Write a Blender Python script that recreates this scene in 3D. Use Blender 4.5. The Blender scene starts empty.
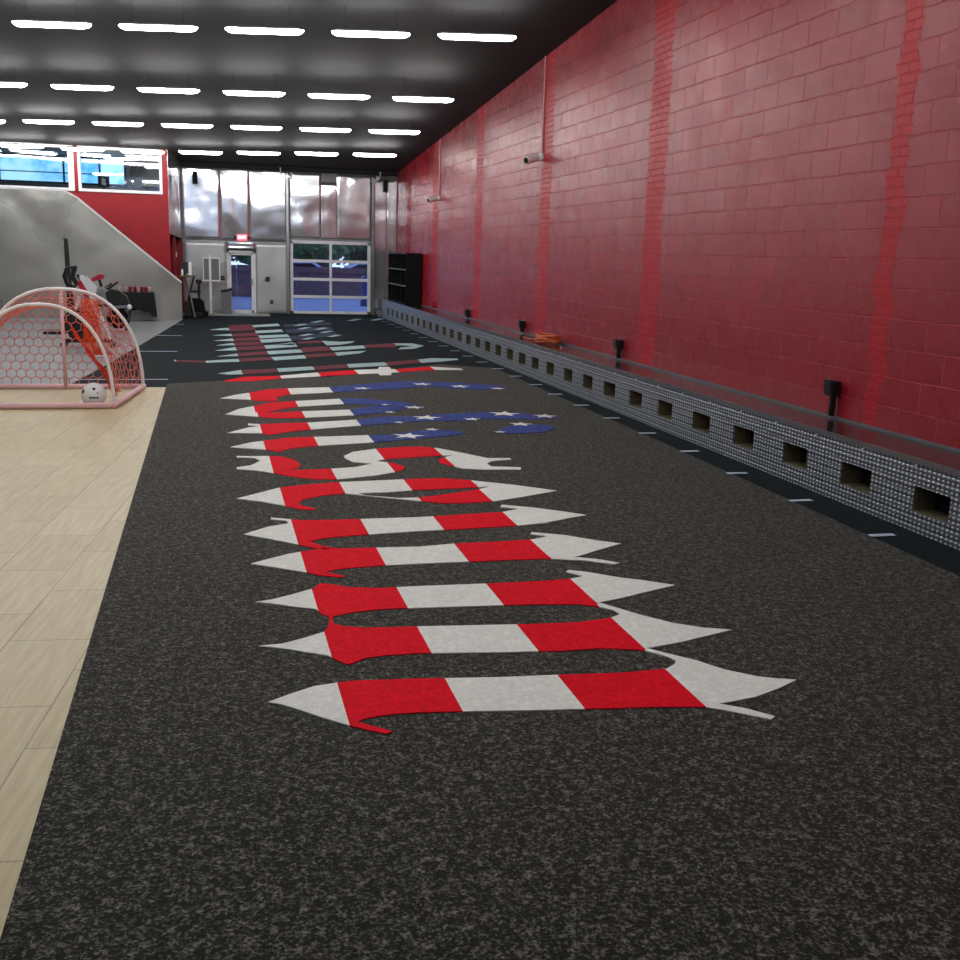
import bpy, bmesh, math, random
from mathutils import Vector, Matrix

SC = 1.2          # everything below is laid out in units of 1.2 m and enlarged at the end
PI = math.pi
scene = bpy.context.scene
COL = scene.collection

# ---------------------------------------------------------------- camera
F_PX = 1050.1
RT = Vector((0.96915051, -0.24487963, 0.02795081))
UP = Vector((0.02479061, 0.20968063, 0.9774556))
FW = Vector((0.24521971, 0.94660868, -0.20928281))
cam_data = bpy.data.cameras.new('camera')
cam_data.sensor_width = 36.0
cam_data.lens = F_PX / 960.0 * 36.0
cam_data.clip_start = 0.05
cam_data.clip_end = 300
cam = bpy.data.objects.new('camera', cam_data)
COL.objects.link(cam)
m3 = Matrix((RT, UP, -FW)).transposed()
cam.matrix_world = Matrix.Translation((0, 0, 1.6 * SC)) @ m3.to_4x4()
scene.camera = cam

# ---------------------------------------------------------------- world, exposure
world = bpy.data.worlds.new('world')
scene.world = world
world.use_nodes = True
bg = world.node_tree.nodes['Background']
bg.inputs[0].default_value = (0.52, 0.66, 0.95, 1)
bg.inputs[1].default_value = 1.3
scene.view_settings.view_transform = 'Standard'
scene.view_settings.look = 'None'
scene.view_settings.gamma = 1
scene.view_settings.use_curve_mapping = False
scene.view_settings.exposure = 0.45
LAMP = 27.0        # strength of the strip lights

# ---------------------------------------------------------------- materials
def s2l(c):
    c = c / 255.0
    return c / 12.92 if c <= 0.04045 else ((c + 0.055) / 1.055) ** 2.4
def rgb(r, g, b):
    return (s2l(r), s2l(g), s2l(b), 1)

class NT:
    def __init__(self, name):
        self.m = bpy.data.materials.new(name)
        self.m.use_nodes = True
        self.t = self.m.node_tree
        self.b = self.t.nodes['Principled BSDF']
        self.out = self.t.nodes['Material Output']
        self._c = None
    def n(self, typ, **kw):
        nd = self.t.nodes.new(typ)
        for k, v in kw.items():
            setattr(nd, k, v)
        return nd
    def l(self, a, b):
        self.t.links.new(a, b)
    def put(self, sock, v):
        if hasattr(v, 'links'):
            self.l(v, sock)
        else:
            sock.default_value = v
    def co(self):
        if self._c is None:
            tc = self.n('ShaderNodeTexCoord')
            vm = self.n('ShaderNodeVectorMath', operation='SCALE')
            self.l(tc.outputs['Object'], vm.inputs[0])
            vm.inputs['Scale'].default_value = 1 / SC
            self._c = vm.outputs[0]
        return self._c
    def mp(self, v, scale=(1, 1, 1), rot=(0, 0, 0), loc=(0, 0, 0)):
        mpn = self.n('ShaderNodeMapping')
        self.l(v, mpn.inputs[0])
        mpn.inputs['Scale'].default_value = scale
        mpn.inputs['Rotation'].default_value = rot
        mpn.inputs['Location'].default_value = loc
        return mpn.outputs[0]
    def noise(self, v, scale, detail=2, rough=0.5, dist=0):
        nd = self.n('ShaderNodeTexNoise')
        self.l(v, nd.inputs['Vector'])
        nd.inputs['Scale'].default_value = scale
        nd.inputs['Detail'].default_value = detail
        nd.inputs['Roughness'].default_value = rough
        nd.inputs['Distortion'].default_value = dist
        return nd.outputs['Fac']
    def ramp(self, f, stops):
        nd = self.n('ShaderNodeValToRGB')
        self.l(f, nd.inputs[0])
        el = nd.color_ramp.elements
        while len(el) < len(stops):
            el.new(0.5)
        for e, (p, c) in zip(el, stops):
            e.position = p
            e.color = c if len(c) == 4 else (*c, 1)
        return nd.outputs[0]
    def math(self, op, a, b=0.0, c=0.0):
        nd = self.n('ShaderNodeMath', operation=op)
        self.put(nd.inputs[0], a)
        self.put(nd.inputs[1], b)
        self.put(nd.inputs[2], c)
        return nd.outputs[0]
    def mix(self, f, a, b, mode='MIX'):
        nd = self.n('ShaderNodeMix', data_type='RGBA', blend_type=mode)
        self.put(nd.inputs['Factor'], f)
        self.put(nd.inputs[6], a)
        self.put(nd.inputs[7], b)
        return nd.outputs[2]
    def bump(self, h, strength=0.3, dist=0.01, normal=None):
        nd = self.n('ShaderNodeBump')
        nd.inputs['Strength'].default_value = strength
        nd.inputs['Distance'].default_value = dist * SC
        self.l(h, nd.inputs['Height'])
        if normal is not None:
            self.l(normal, nd.inputs['Normal'])
        return nd.outputs[0]
    def set(self, color=None, rough=None, metal=None, normal=None, spec=None):
        if color is not None: self.put(self.b.inputs['Base Color'], color)
        if rough is not None: self.put(self.b.inputs['Roughness'], rough)
        if metal is not None: self.put(self.b.inputs['Metallic'], metal)
        if spec is not None: self.put(self.b.inputs['Specular IOR Level'], spec)
        if normal is not None: self.l(normal, self.b.inputs['Normal'])
        return self.m

def plain(name, col, rough=0.5, metal=0.0, var=0.12, scale=9.0, bump=0.05, spec=0.5):
    t = NT(name)
    nz = t.noise(t.co(), scale, 3)
    d = tuple(max(0, c * (1 - var)) for c in col[:3]) + (1,)
    u = tuple(min(1, c * (1 + var)) for c in col[:3]) + (1,)
    c = t.ramp(nz, [(0.3, d), (0.7, u)])
    return t.set(c, rough, metal, t.bump(nz, bump, 0.004), spec)

def emit(name, col, strength):
    t = NT(name)
    t.b.inputs['Base Color'].default_value = (*col, 1)
    t.b.inputs['Emission Color'].default_value = (*col, 1)
    t.b.inputs['Emission Strength'].default_value = strength
    return t.m

M = {}
def fibre_turf(name, dark, light, sc=62, lo=0.42, hi=0.66, rough=0.85, b=0.5, sheen=0.1):
    t = NT(name)
    v = t.co()
    n1 = t.noise(v, sc, 3, 0.75, 0.25)
    n2 = t.noise(v, sc * 0.33, 2, 0.6)
    f = t.math('ADD', t.math('MULTIPLY', n1, 0.72), t.math('MULTIPLY', n2, 0.28))
    c = t.ramp(f, [(lo, dark), ((lo + hi) / 2, tuple(0.6 * a + 0.4 * q for a, q in zip(dark, light))), (hi, light)])
    t.b.inputs['Sheen Weight'].default_value = sheen
    t.b.inputs['Sheen Roughness'].default_value = 0.5
    return t.set(c, rough, 0, t.bump(n1, b, 0.006), 0.12)
M['heather'] = fibre_turf('black_heather_turf', (0.009, 0.010, 0.009, 1), (0.24, 0.235, 0.19, 1), 88, 0.485, 0.645)
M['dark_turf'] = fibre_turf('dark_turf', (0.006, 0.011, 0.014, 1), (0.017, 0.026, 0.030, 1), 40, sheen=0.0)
M['ink_white'] = fibre_turf('white_turf_inlay', rgb(228, 231, 226), rgb(252, 252, 248), 40, b=0.25, sheen=0.0)
M['ink_red'] = fibre_turf('red_turf_inlay', rgb(222, 4, 30), rgb(252, 16, 46), 40, b=0.25, sheen=0.0)
M['ink_blue'] = fibre_turf('blue_turf_inlay', rgb(42, 58, 124), rgb(98, 114, 186), 50, b=0.25, sheen=0.0)
M['far_white'] = fibre_turf('pale_turf_inlay', rgb(150, 185, 190), rgb(205, 225, 228), 40, b=0.25)  # duller white, red and blue for the inlays in the far turf
M['far_red'] = fibre_turf('maroon_turf_inlay', rgb(92, 20, 38), rgb(128, 34, 52), 40, b=0.25)
M['far_blue'] = fibre_turf('navy_turf_inlay', rgb(26, 38, 66), rgb(40, 54, 90), 40, b=0.25)
M['line'] = plain('white_floor_line', rgb(190, 205, 225), 0.6)

def wood_floor():
    t = NT('pale_wood_tiles')
    v = t.mp(t.co(), rot=(0, 0, PI / 2 + 0.112))
    br = t.n('ShaderNodeTexBrick')
    t.l(v, br.inputs['Vector'])
    br.offset = 0.5
    br.inputs['Scale'].default_value = 1
    br.inputs['Mortar Size'].default_value = 0.0035
    br.inputs['Mortar Smooth'].default_value = 0.2
    br.inputs['Brick Width'].default_value = 0.66
    br.inputs['Row Height'].default_value = 0.33
    br.inputs['Color1'].default_value = rgb(205, 190, 150)
    br.inputs['Color2'].default_value = rgb(190, 174, 132)
    br.inputs['Mortar'].default_value = rgb(128, 112, 82)
    nz = t.noise(t.mp(v, (2, 22, 1)), 1.6, 4, 0.6)
    c = t.mix(0.35, br.outputs['Color'], t.ramp(nz, [(0.3, rgb(160, 142, 102)), (0.7, rgb(225, 212, 178))]))
    return t.set(c, 0.38, 0, t.bump(br.outputs['Fac'], -0.2, 0.002), 0.4)
M['wood'] = wood_floor()

def block_wall():
    t = NT('red_painted_block')
    co = t.co()
    sep = t.n('ShaderNodeSeparateXYZ'); t.l(co, sep.inputs[0])
    cb = t.n('ShaderNodeCombineXYZ')
    t.l(sep.outputs['Y'], cb.inputs[0]); t.l(sep.outputs['Z'], cb.inputs[1])
    wob = t.noise(co, 2.3, 2)
    cb2 = t.n('ShaderNodeVectorMath', operation='ADD')
    t.l(cb.outputs[0], cb2.inputs[0])
    w3 = t.n('ShaderNodeCombineXYZ')
    t.l(t.math('MULTIPLY', t.math('SUBTRACT', wob, 0.5), 0.02), w3.inputs[1])
    t.l(w3.outputs[0], cb2.inputs[1])
    def brick(w, h, ms, loc):
        br = t.n('ShaderNodeTexBrick')
        t.l(t.mp(cb2.outputs[0], loc=loc), br.inputs['Vector'])
        br.inputs['Scale'].default_value = 1
        br.inputs['Mortar Size'].default_value = ms
        br.inputs['Mortar Smooth'].default_value = 0.55
        br.inputs['Brick Width'].default_value = w
        br.inputs['Row Height'].default_value = h
        br.inputs['Color1'].default_value = (0.0, 0.0, 0.0, 1)
        br.inputs['Color2'].default_value = (1, 1, 1, 1)
        br.inputs['Mortar'].default_value = (0.5, 0.5, 0.5, 1)
        return br
    big = brick(0.406, 0.203, 0.006, (0, -0.03, 0))
    small = brick(0.16, 0.068, 0.006, (0.05, -0.03, 0))
    # strips of half height bricks at the control joints
    fac = None
    for yc in (10.75, 14.6, 18.45, 22.2, 25.2, 6.6, 2.6):
        d = t.math('ABSOLUTE', t.math('SUBTRACT', sep.outputs['Y'], yc))
        d = t.math('ADD', d, t.math('MULTIPLY', t.math('SUBTRACT', t.noise(co, 5.5, 1), 0.5), 0.18))
        s = t.math('LESS_THAN', d, 0.24 if yc > 6.7 else 0.1)
        fac = s if fac is None else t.math('MAXIMUM', fac, s)
    fb = t.mix(fac, big.outputs['Fac'], small.outputs['Fac'])
    cv = big.outputs['Color']
    nz = t.noise(co, 3.0, 5, 0.6)
    fine = t.noise(co, 55, 4, 0.7)
    base = t.mix(cv, rgb(160, 15, 36), rgb(172, 19, 40))
    base = t.mix(t.math('MULTIPLY', nz, 0.4), base, rgb(128, 14, 36))
    base = t.mix(t.math('MULTIPLY', fac, 0.45), base, rgb(218, 26, 46))
    base = t.mix(t.math('MULTIPLY', fb, 0.6), base, rgb(222, 76, 90))  # joints tinted pale pink, painting in the highlights along them
    h = t.math('SUBTRACT', t.math('MULTIPLY', fine, 0.30), t.math('MULTIPLY', fb, 1.0))
    rough = t.math('ADD', t.ramp(nz, [(0.3, (0.46,) * 3), (0.7, (0.60,) * 3)]), t.math('MULTIPLY', fac, 0.14))
    t.put(t.b.inputs['Coat Weight'], t.math('SUBTRACT', 0.48, t.math('MULTIPLY', fac, 0.22)))
    t.l(t.ramp(nz, [(0.35, (0.20,) * 3), (0.65, (0.34,) * 3)]), t.b.inputs['Coat Roughness'])
    bn = t.bump(h, 1.0, 0.009)
    t.l(bn, t.b.inputs['Coat Normal'])
    return t.set(base, rough, 0, bn, 0.32)
M['block'] = block_wall()

def galvanised(name, col, rough, metal, amp, stripes=0.9):
    t = NT(name)
    co = t.co()
    n1 = t.noise(co, 1.1, 1.5, 0.45, 0.3)
    n2 = t.noise(co, 0.55, 2)
    c = t.ramp(n1, [(0.3, tuple(a * 0.80 for a in col[:3]) + (1,)), (0.7, col)])
    h = t.math('ADD', t.math('MULTIPLY', n1, 0.6), n2)
    r = t.ramp(n2, [(0.35, (rough * 0.8,) * 3), (0.65, (rough * 1.3,) * 3)])
    return t.set(c, r, metal, t.bump(h, 1.0, amp), 0.5)
M['galv'] = galvanised('galvanised_sheet', rgb(222, 224, 228), 0.13, 0.75, 0.06)
M['galv_low'] = galvanised('lower_metal_sheet', rgb(205, 207, 210), 0.32, 0.35, 0.02)
M['galv_dull'] = galvanised('dull_metal_sheet', rgb(172, 172, 167), 0.30, 0.5, 0.05)

def diamond(name, base, metal=0.9):
    t = NT(name)
    sep = t.n('ShaderNodeSeparateXYZ'); t.l(t.co(), sep.inputs[0])
    u = t.math('MULTIPLY', sep.outputs['Y'], 2 * PI / 0.085)
    v = t.math('MULTIPLY', sep.outputs['Z'], 2 * PI / 0.056)
    h = t.math('MULTIPLY', t.math('SINE', t.math('ADD', u, v)), t.math('SINE', t.math('SUBTRACT', u, v)))
    h = t.math('MAXIMUM', h, 0.0)
    st = t.math('POWER', t.math('ABSOLUTE', t.math('SINE', t.math('MULTIPLY', sep.outputs['Z'], PI / 0.052))), 3.0)
    h = t.math('ADD', t.math('MULTIPLY', h, 0.8), t.math('MULTIPLY', st, 0.2))
    nz = t.noise(t.co(), 3, 3)
    c = t.mix(t.math('MINIMUM', t.math('MULTIPLY', h, 1.6), 1.0), base, rgb(228, 233, 240))
    c = t.mix(t.math('MULTIPLY', nz, 0.25), c, rgb(70, 78, 88))
    return t.set(c, 0.42, metal, t.bump(h, 0.7, 0.006), 0.5)
M['diamond'] = diamond('diamond_plate', rgb(102, 112, 126), 0.7)
M['bench_top'] = plain('smooth_bench_sheet', rgb(74, 64, 72), 0.16, 0.7, 0.1, 4)
M['grey_mat'] = plain('grey_rubber_mat', rgb(128, 132, 136), 0.42, 0, 0.06, 2)
M['concrete'] = plain('pale_concrete', rgb(176, 178, 176), 0.7)
M['black_ceiling'] = plain('black_ceiling', rgb(25, 25, 27), 0.8, 0, 0.2, 2)
M['red_panel'] = plain('red_drywall', rgb(152, 14, 28), 0.36, 0, 0.14, 3, 0.2, 0.35)
M['grey_wall'] = plain('grey_wall', rgb(140, 142, 145), 0.6)
M['mezz_grey'] = plain('mezzanine_grey', rgb(116, 118, 122), 0.7)
M['white'] = plain('white_enamel', rgb(226, 228, 230), 0.4, 0, 0.04)
M['alu'] = plain('white_aluminium', rgb(236, 239, 242), 0.35, 0.0, 0.04)
M['steel'] = plain('brushed_steel', rgb(160, 164, 168), 0.3, 0.85)
M['black'] = plain('black_plastic', rgb(18, 18, 20), 0.45)
M['black_matte'] = plain('black_laminate', rgb(9, 10, 13), 0.6, spec=0.2)
M['black_cloth'] = plain('black_cloth', rgb(22, 24, 26), 0.9)
M['grey_plastic'] = plain('grey_plastic', rgb(112, 116, 120), 0.5)
M['crimson'] = plain('crimson_vinyl', rgb(176, 22, 52), 0.4)
M['shiny_white'] = plain('glossy_white', rgb(235, 238, 240), 0.25, 0, 0.03)
M['ply'] = plain('plywood', rgb(104, 94, 68), 0.7, 0, 0.2, 20)
M['pink_tube'] = plain('faded_pink_tube', rgb(240, 196, 204), 0.4, 0, 0.05)
M['arch_tube'] = plain('white_tube', rgb(252, 248, 250), 0.4, 0, 0.03)
M['net_pink'] = plain('pink_net_cord', rgb(232, 120, 108), 0.7)
M['net_orange'] = plain('orange_net_cord', rgb(232, 62, 34), 0.7)
M['orange'] = plain('orange_mesh', rgb(250, 84, 20), 0.6)
M['cord_orange'] = plain('orange_cord', rgb(212, 104, 52), 0.5)
M['pink_pipe'] = plain('painted_pipe', rgb(206, 140, 150), 0.4, 0.2)
M['red_paint'] = plain('red_box_paint', rgb(170, 26, 40), 0.4)
M['exit_red'] = emit('exit_sign_face', (0.95, 0.12, 0.16), 1.4)
M['exit_white'] = emit('exit_letters', (1.0, 0.75, 0.75), 2.2)
M['lamp'] = emit('strip_light_lens', (1.0, 0.985, 0.96), LAMP)
M['blue_ground'] = plain('blue_paving', rgb(88, 102, 150), 0.8)
M['fence'] = plain('dark_fence', rgb(78, 60, 74), 0.8)
M['bark'] = plain('bark', rgb(70, 56, 46), 0.9)
M['leaf'] = plain('leaf', rgb(54, 84, 56), 0.8, 0, 0.5, 4)
M['car'] = plain('pale_blue_paint', rgb(160, 178, 226), 0.3)
M['dark_glass'] = plain('dark_glass', rgb(20, 26, 40), 0.1)
M['navy'] = plain('navy_cover', rgb(30, 40, 110), 0.6)
M['beige'] = plain('beige_disc', rgb(150, 146, 132), 0.6)
def glass():
    t = NT('window_glass')
    t.b.inputs['Base Color'].default_value = (0.86, 0.92, 1.0, 1)
    t.b.inputs['Roughness'].default_value = 0.02
    t.b.inputs['IOR'].default_value = 1.45
    t.b.inputs['Transmission Weight'].default_value = 1.0
    return t.m
M['glass'] = glass()
def sky_pane():
    t = NT('daylight_pane')
    n = t.noise(t.mp(t.co(), (1, 1, 1)), 1.6, 4)
    c = t.ramp(n, [(0.35, rgb(70, 165, 225)), (0.62, rgb(165, 220, 245))])
    t.l(c, t.b.inputs['Emission Color'])
    t.b.inputs['Emission Strength'].default_value = 1.0
    t.l(c, t.b.inputs['Base Color'])
    return t.m
M['daylight'] = sky_pane()

# ---------------------------------------------------------------- mesh helpers
WL = {}
def wloc(o):
    return WL.get(o.name, Vector((0, 0, 0)))

class MB:
    def __init__(self):
        self.bm = bmesh.new()
    def box(self, x0, x1, y0, y1, z0, z1, rz=0, rx=0, ry=0, bev=0):
        c = Vector(((x0 + x1) / 2, (y0 + y1) / 2, (z0 + z1) / 2))
        r = bmesh.ops.create_cube(self.bm, size=1)
        vs = r['verts']
        R = Matrix.Rotation(rz, 4, 'Z') @ Matrix.Rotation(ry, 4, 'Y') @ Matrix.Rotation(rx, 4, 'X')
        mt = Matrix.Translation(c) @ R @ Matrix.Diagonal((abs(x1 - x0), abs(y1 - y0), abs(z1 - z0), 1))
        bmesh.ops.transform(self.bm, matrix=mt, verts=vs)
        if bev:
            es = list({e for v in vs for e in v.link_edges})
            bmesh.ops.bevel(self.bm, geom=es, offset=bev, segments=2, affect='EDGES', profile=0.5)
        return self
    def tube(self, pts, r, seg=8, closed=False, caps=True):
        pts = [Vector(p) for p in pts]
        n = len(pts)
        rs = r if isinstance(r, (list, tuple)) else [r] * n
        rings = []
        prev = None
        for i, p in enumerate(pts):
            if closed:
                d = pts[(i + 1) % n] - pts[i - 1]
            else:
                d = pts[min(i + 1, n - 1)] - pts[max(i - 1, 0)]
            d.normalize()
            if prev is None:
                a = Vector((0, 0, 1)) if abs(d.z) < 0.9 else Vector((1, 0, 0))
                u = d.cross(a).normalized()
            else:
                u = (prev - d * prev.dot(d)).normalized()
            prev = u
            w = d.cross(u)
            rings.append([self.bm.verts.new(p + (u * math.cos(2 * PI * k / seg) + w * math.sin(2 * PI * k / seg)) * rs[i]) for k in range(seg)])
        m = n if closed else n - 1
        for i in range(m):
            A, B = rings[i], rings[(i + 1) % n]
            for k in range(seg):
                self.bm.faces.new((A[k], A[(k + 1) % seg], B[(k + 1) % seg], B[k]))
        if not closed and caps:
            self.bm.faces.new(rings[0][::-1]); self.bm.faces.new(rings[-1])
        return self
    def prism(self, poly, axis, a, b):
        """poly: 2D points; extruded between a and b along axis ('x','y','z')"""
        def P(p, h):
            if axis == 'x': return (h, p[0], p[1])
            if axis == 'y': return (p[0], h, p[1])
            return (p[0], p[1], h)
        v0 = [self.bm.verts.new(P(p, a)) for p in poly]
        v1 = [self.bm.verts.new(P(p, b)) for p in poly]
        n = len(poly)
        self.bm.faces.new(v0[::-1]); self.bm.faces.new(v1)
        for i in range(n):
            self.bm.faces.new((v0[i], v0[(i + 1) % n], v1[(i + 1) % n], v1[i]))
        return self
    def lathe(self, prof, c, seg=16, axis='z'):
        c = Vector(c)
        rings = []
        for r, h in prof:
            ring = []
            for k in range(seg):
                a = 2 * PI * k / seg
                if axis == 'z': o = Vector((r * math.cos(a), r * math.sin(a), h))
                elif axis == 'y': o = Vector((r * math.cos(a), h, r * math.sin(a)))
                else: o = Vector((h, r * math.cos(a), r * math.sin(a)))
                ring.append(self.bm.verts.new(c + o))
            rings.append(ring)
        for A, B in zip(rings, rings[1:]):
            for k in range(seg):
                self.bm.faces.new((A[k], A[(k + 1) % seg], B[(k + 1) % seg], B[k]))
        self.bm.faces.new(rings[0][::-1]); self.bm.faces.new(rings[-1])
        return self
    def ball(self, c, r, sx=1, sy=1, sz=1, sub=2):
        rr = bmesh.ops.create_icosphere(self.bm, subdivisions=sub, radius=r)
        bmesh.ops.transform(self.bm, matrix=Matrix.Translation(Vector(c)) @ Matrix.Diagonal((sx, sy, sz, 1)), verts=rr['verts'])
        return self
    def build(self, name, mat, parent=None, smooth=False, at=None, normals=True):
        if normals:
            bmesh.ops.recalc_face_normals(self.bm, faces=self.bm.faces)
        me = bpy.data.meshes.new(name)
        off = wloc(parent) if parent else Vector((0, 0, 0))
        if at is not None: off = Vector(at)
        for v in self.bm.verts: v.co -= off
        self.bm.to_mesh(me); self.bm.free()
        mats = mat if isinstance(mat, list) else [mat]
        for mm in mats: me.materials.append(mm)
        if smooth:
            for p in me.polygons: p.use_smooth = True
        o = bpy.data.objects.new(name, me)
        COL.objects.link(o)
        if parent:
            o.parent = parent
        elif at is not None:
            o.location = at
        WL[o.name] = off.copy()
        return o

def tag(o, label, cat, group=None, kind=None):
    if label: o['label'] = label
    if cat: o['category'] = cat
    if group: o['group'] = group
    if kind: o['kind'] = kind
    return o
def thing(name, label, cat, loc, group=None):
    o = bpy.data.objects.new(name, None)
    o.empty_display_size = 0.1
    COL.objects.link(o)
    o.location = loc
    WL[o.name] = Vector(loc)
    return tag(o, label, cat, group)
def struct(o, label=None, cat=None):
    o['kind'] = 'structure'
    if label: o['label'] = label
    if cat: o['category'] = cat
    return o
def dup(root, loc, label=None, group=None):
    r = root.copy(); COL.objects.link(r)
    r.location = loc; WL[r.name] = Vector(loc)
    if label: r['label'] = label
    if group: r['group'] = group
    for ch in list(root.children):
        c = ch.copy(); COL.objects.link(c); c.parent = r; WL[c.name] = Vector(loc)
        for g in list(ch.children):
            d = g.copy(); COL.objects.link(d); d.parent = c; WL[d.name] = Vector(loc)
    return r
def text_mesh(name, s, size, mat, parent, pos, rot, depth=0.003):
    cu = bpy.data.curves.new(name, 'FONT')
    cu.body = s; cu.size = size; cu.extrude = depth; cu.align_x = 'CENTER'; cu.align_y = 'CENTER'
    tmp = bpy.data.objects.new(name + '_tmp', cu); COL.objects.link(tmp)
    dg = bpy.context.evaluated_depsgraph_get()
    me = bpy.data.meshes.new_from_object(tmp.evaluated_get(dg))
    bpy.data.objects.remove(tmp); bpy.data.curves.remove(cu)
    me.transform(Matrix.Translation(Vector(pos) - wloc(parent)) @ rot)
    me.materials.clear(); me.materials.append(mat)
    o = bpy.data.objects.new(name, me); COL.objects.link(o); o.parent = parent
    WL[o.name] = wloc(parent).copy()
    return o
ORD = ['first', 'second', 'third', 'fourth', 'fifth', 'sixth', 'seventh', 'eighth', 'ninth', 'tenth', 'eleventh', 'twelfth', 'thirteenth', 'fourteenth', 'fifteenth', 'sixteenth', 'seventeenth', 'eighteenth', 'nineteenth', 'twentieth']

WX = 4.618      # right wall
BY = 26.9       # metal back wall
BX = 4.193      # bench face
BH = 0.444      # bench height
def ceil_z(y): return 3.55 + 0.064 * (27 - y)

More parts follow.
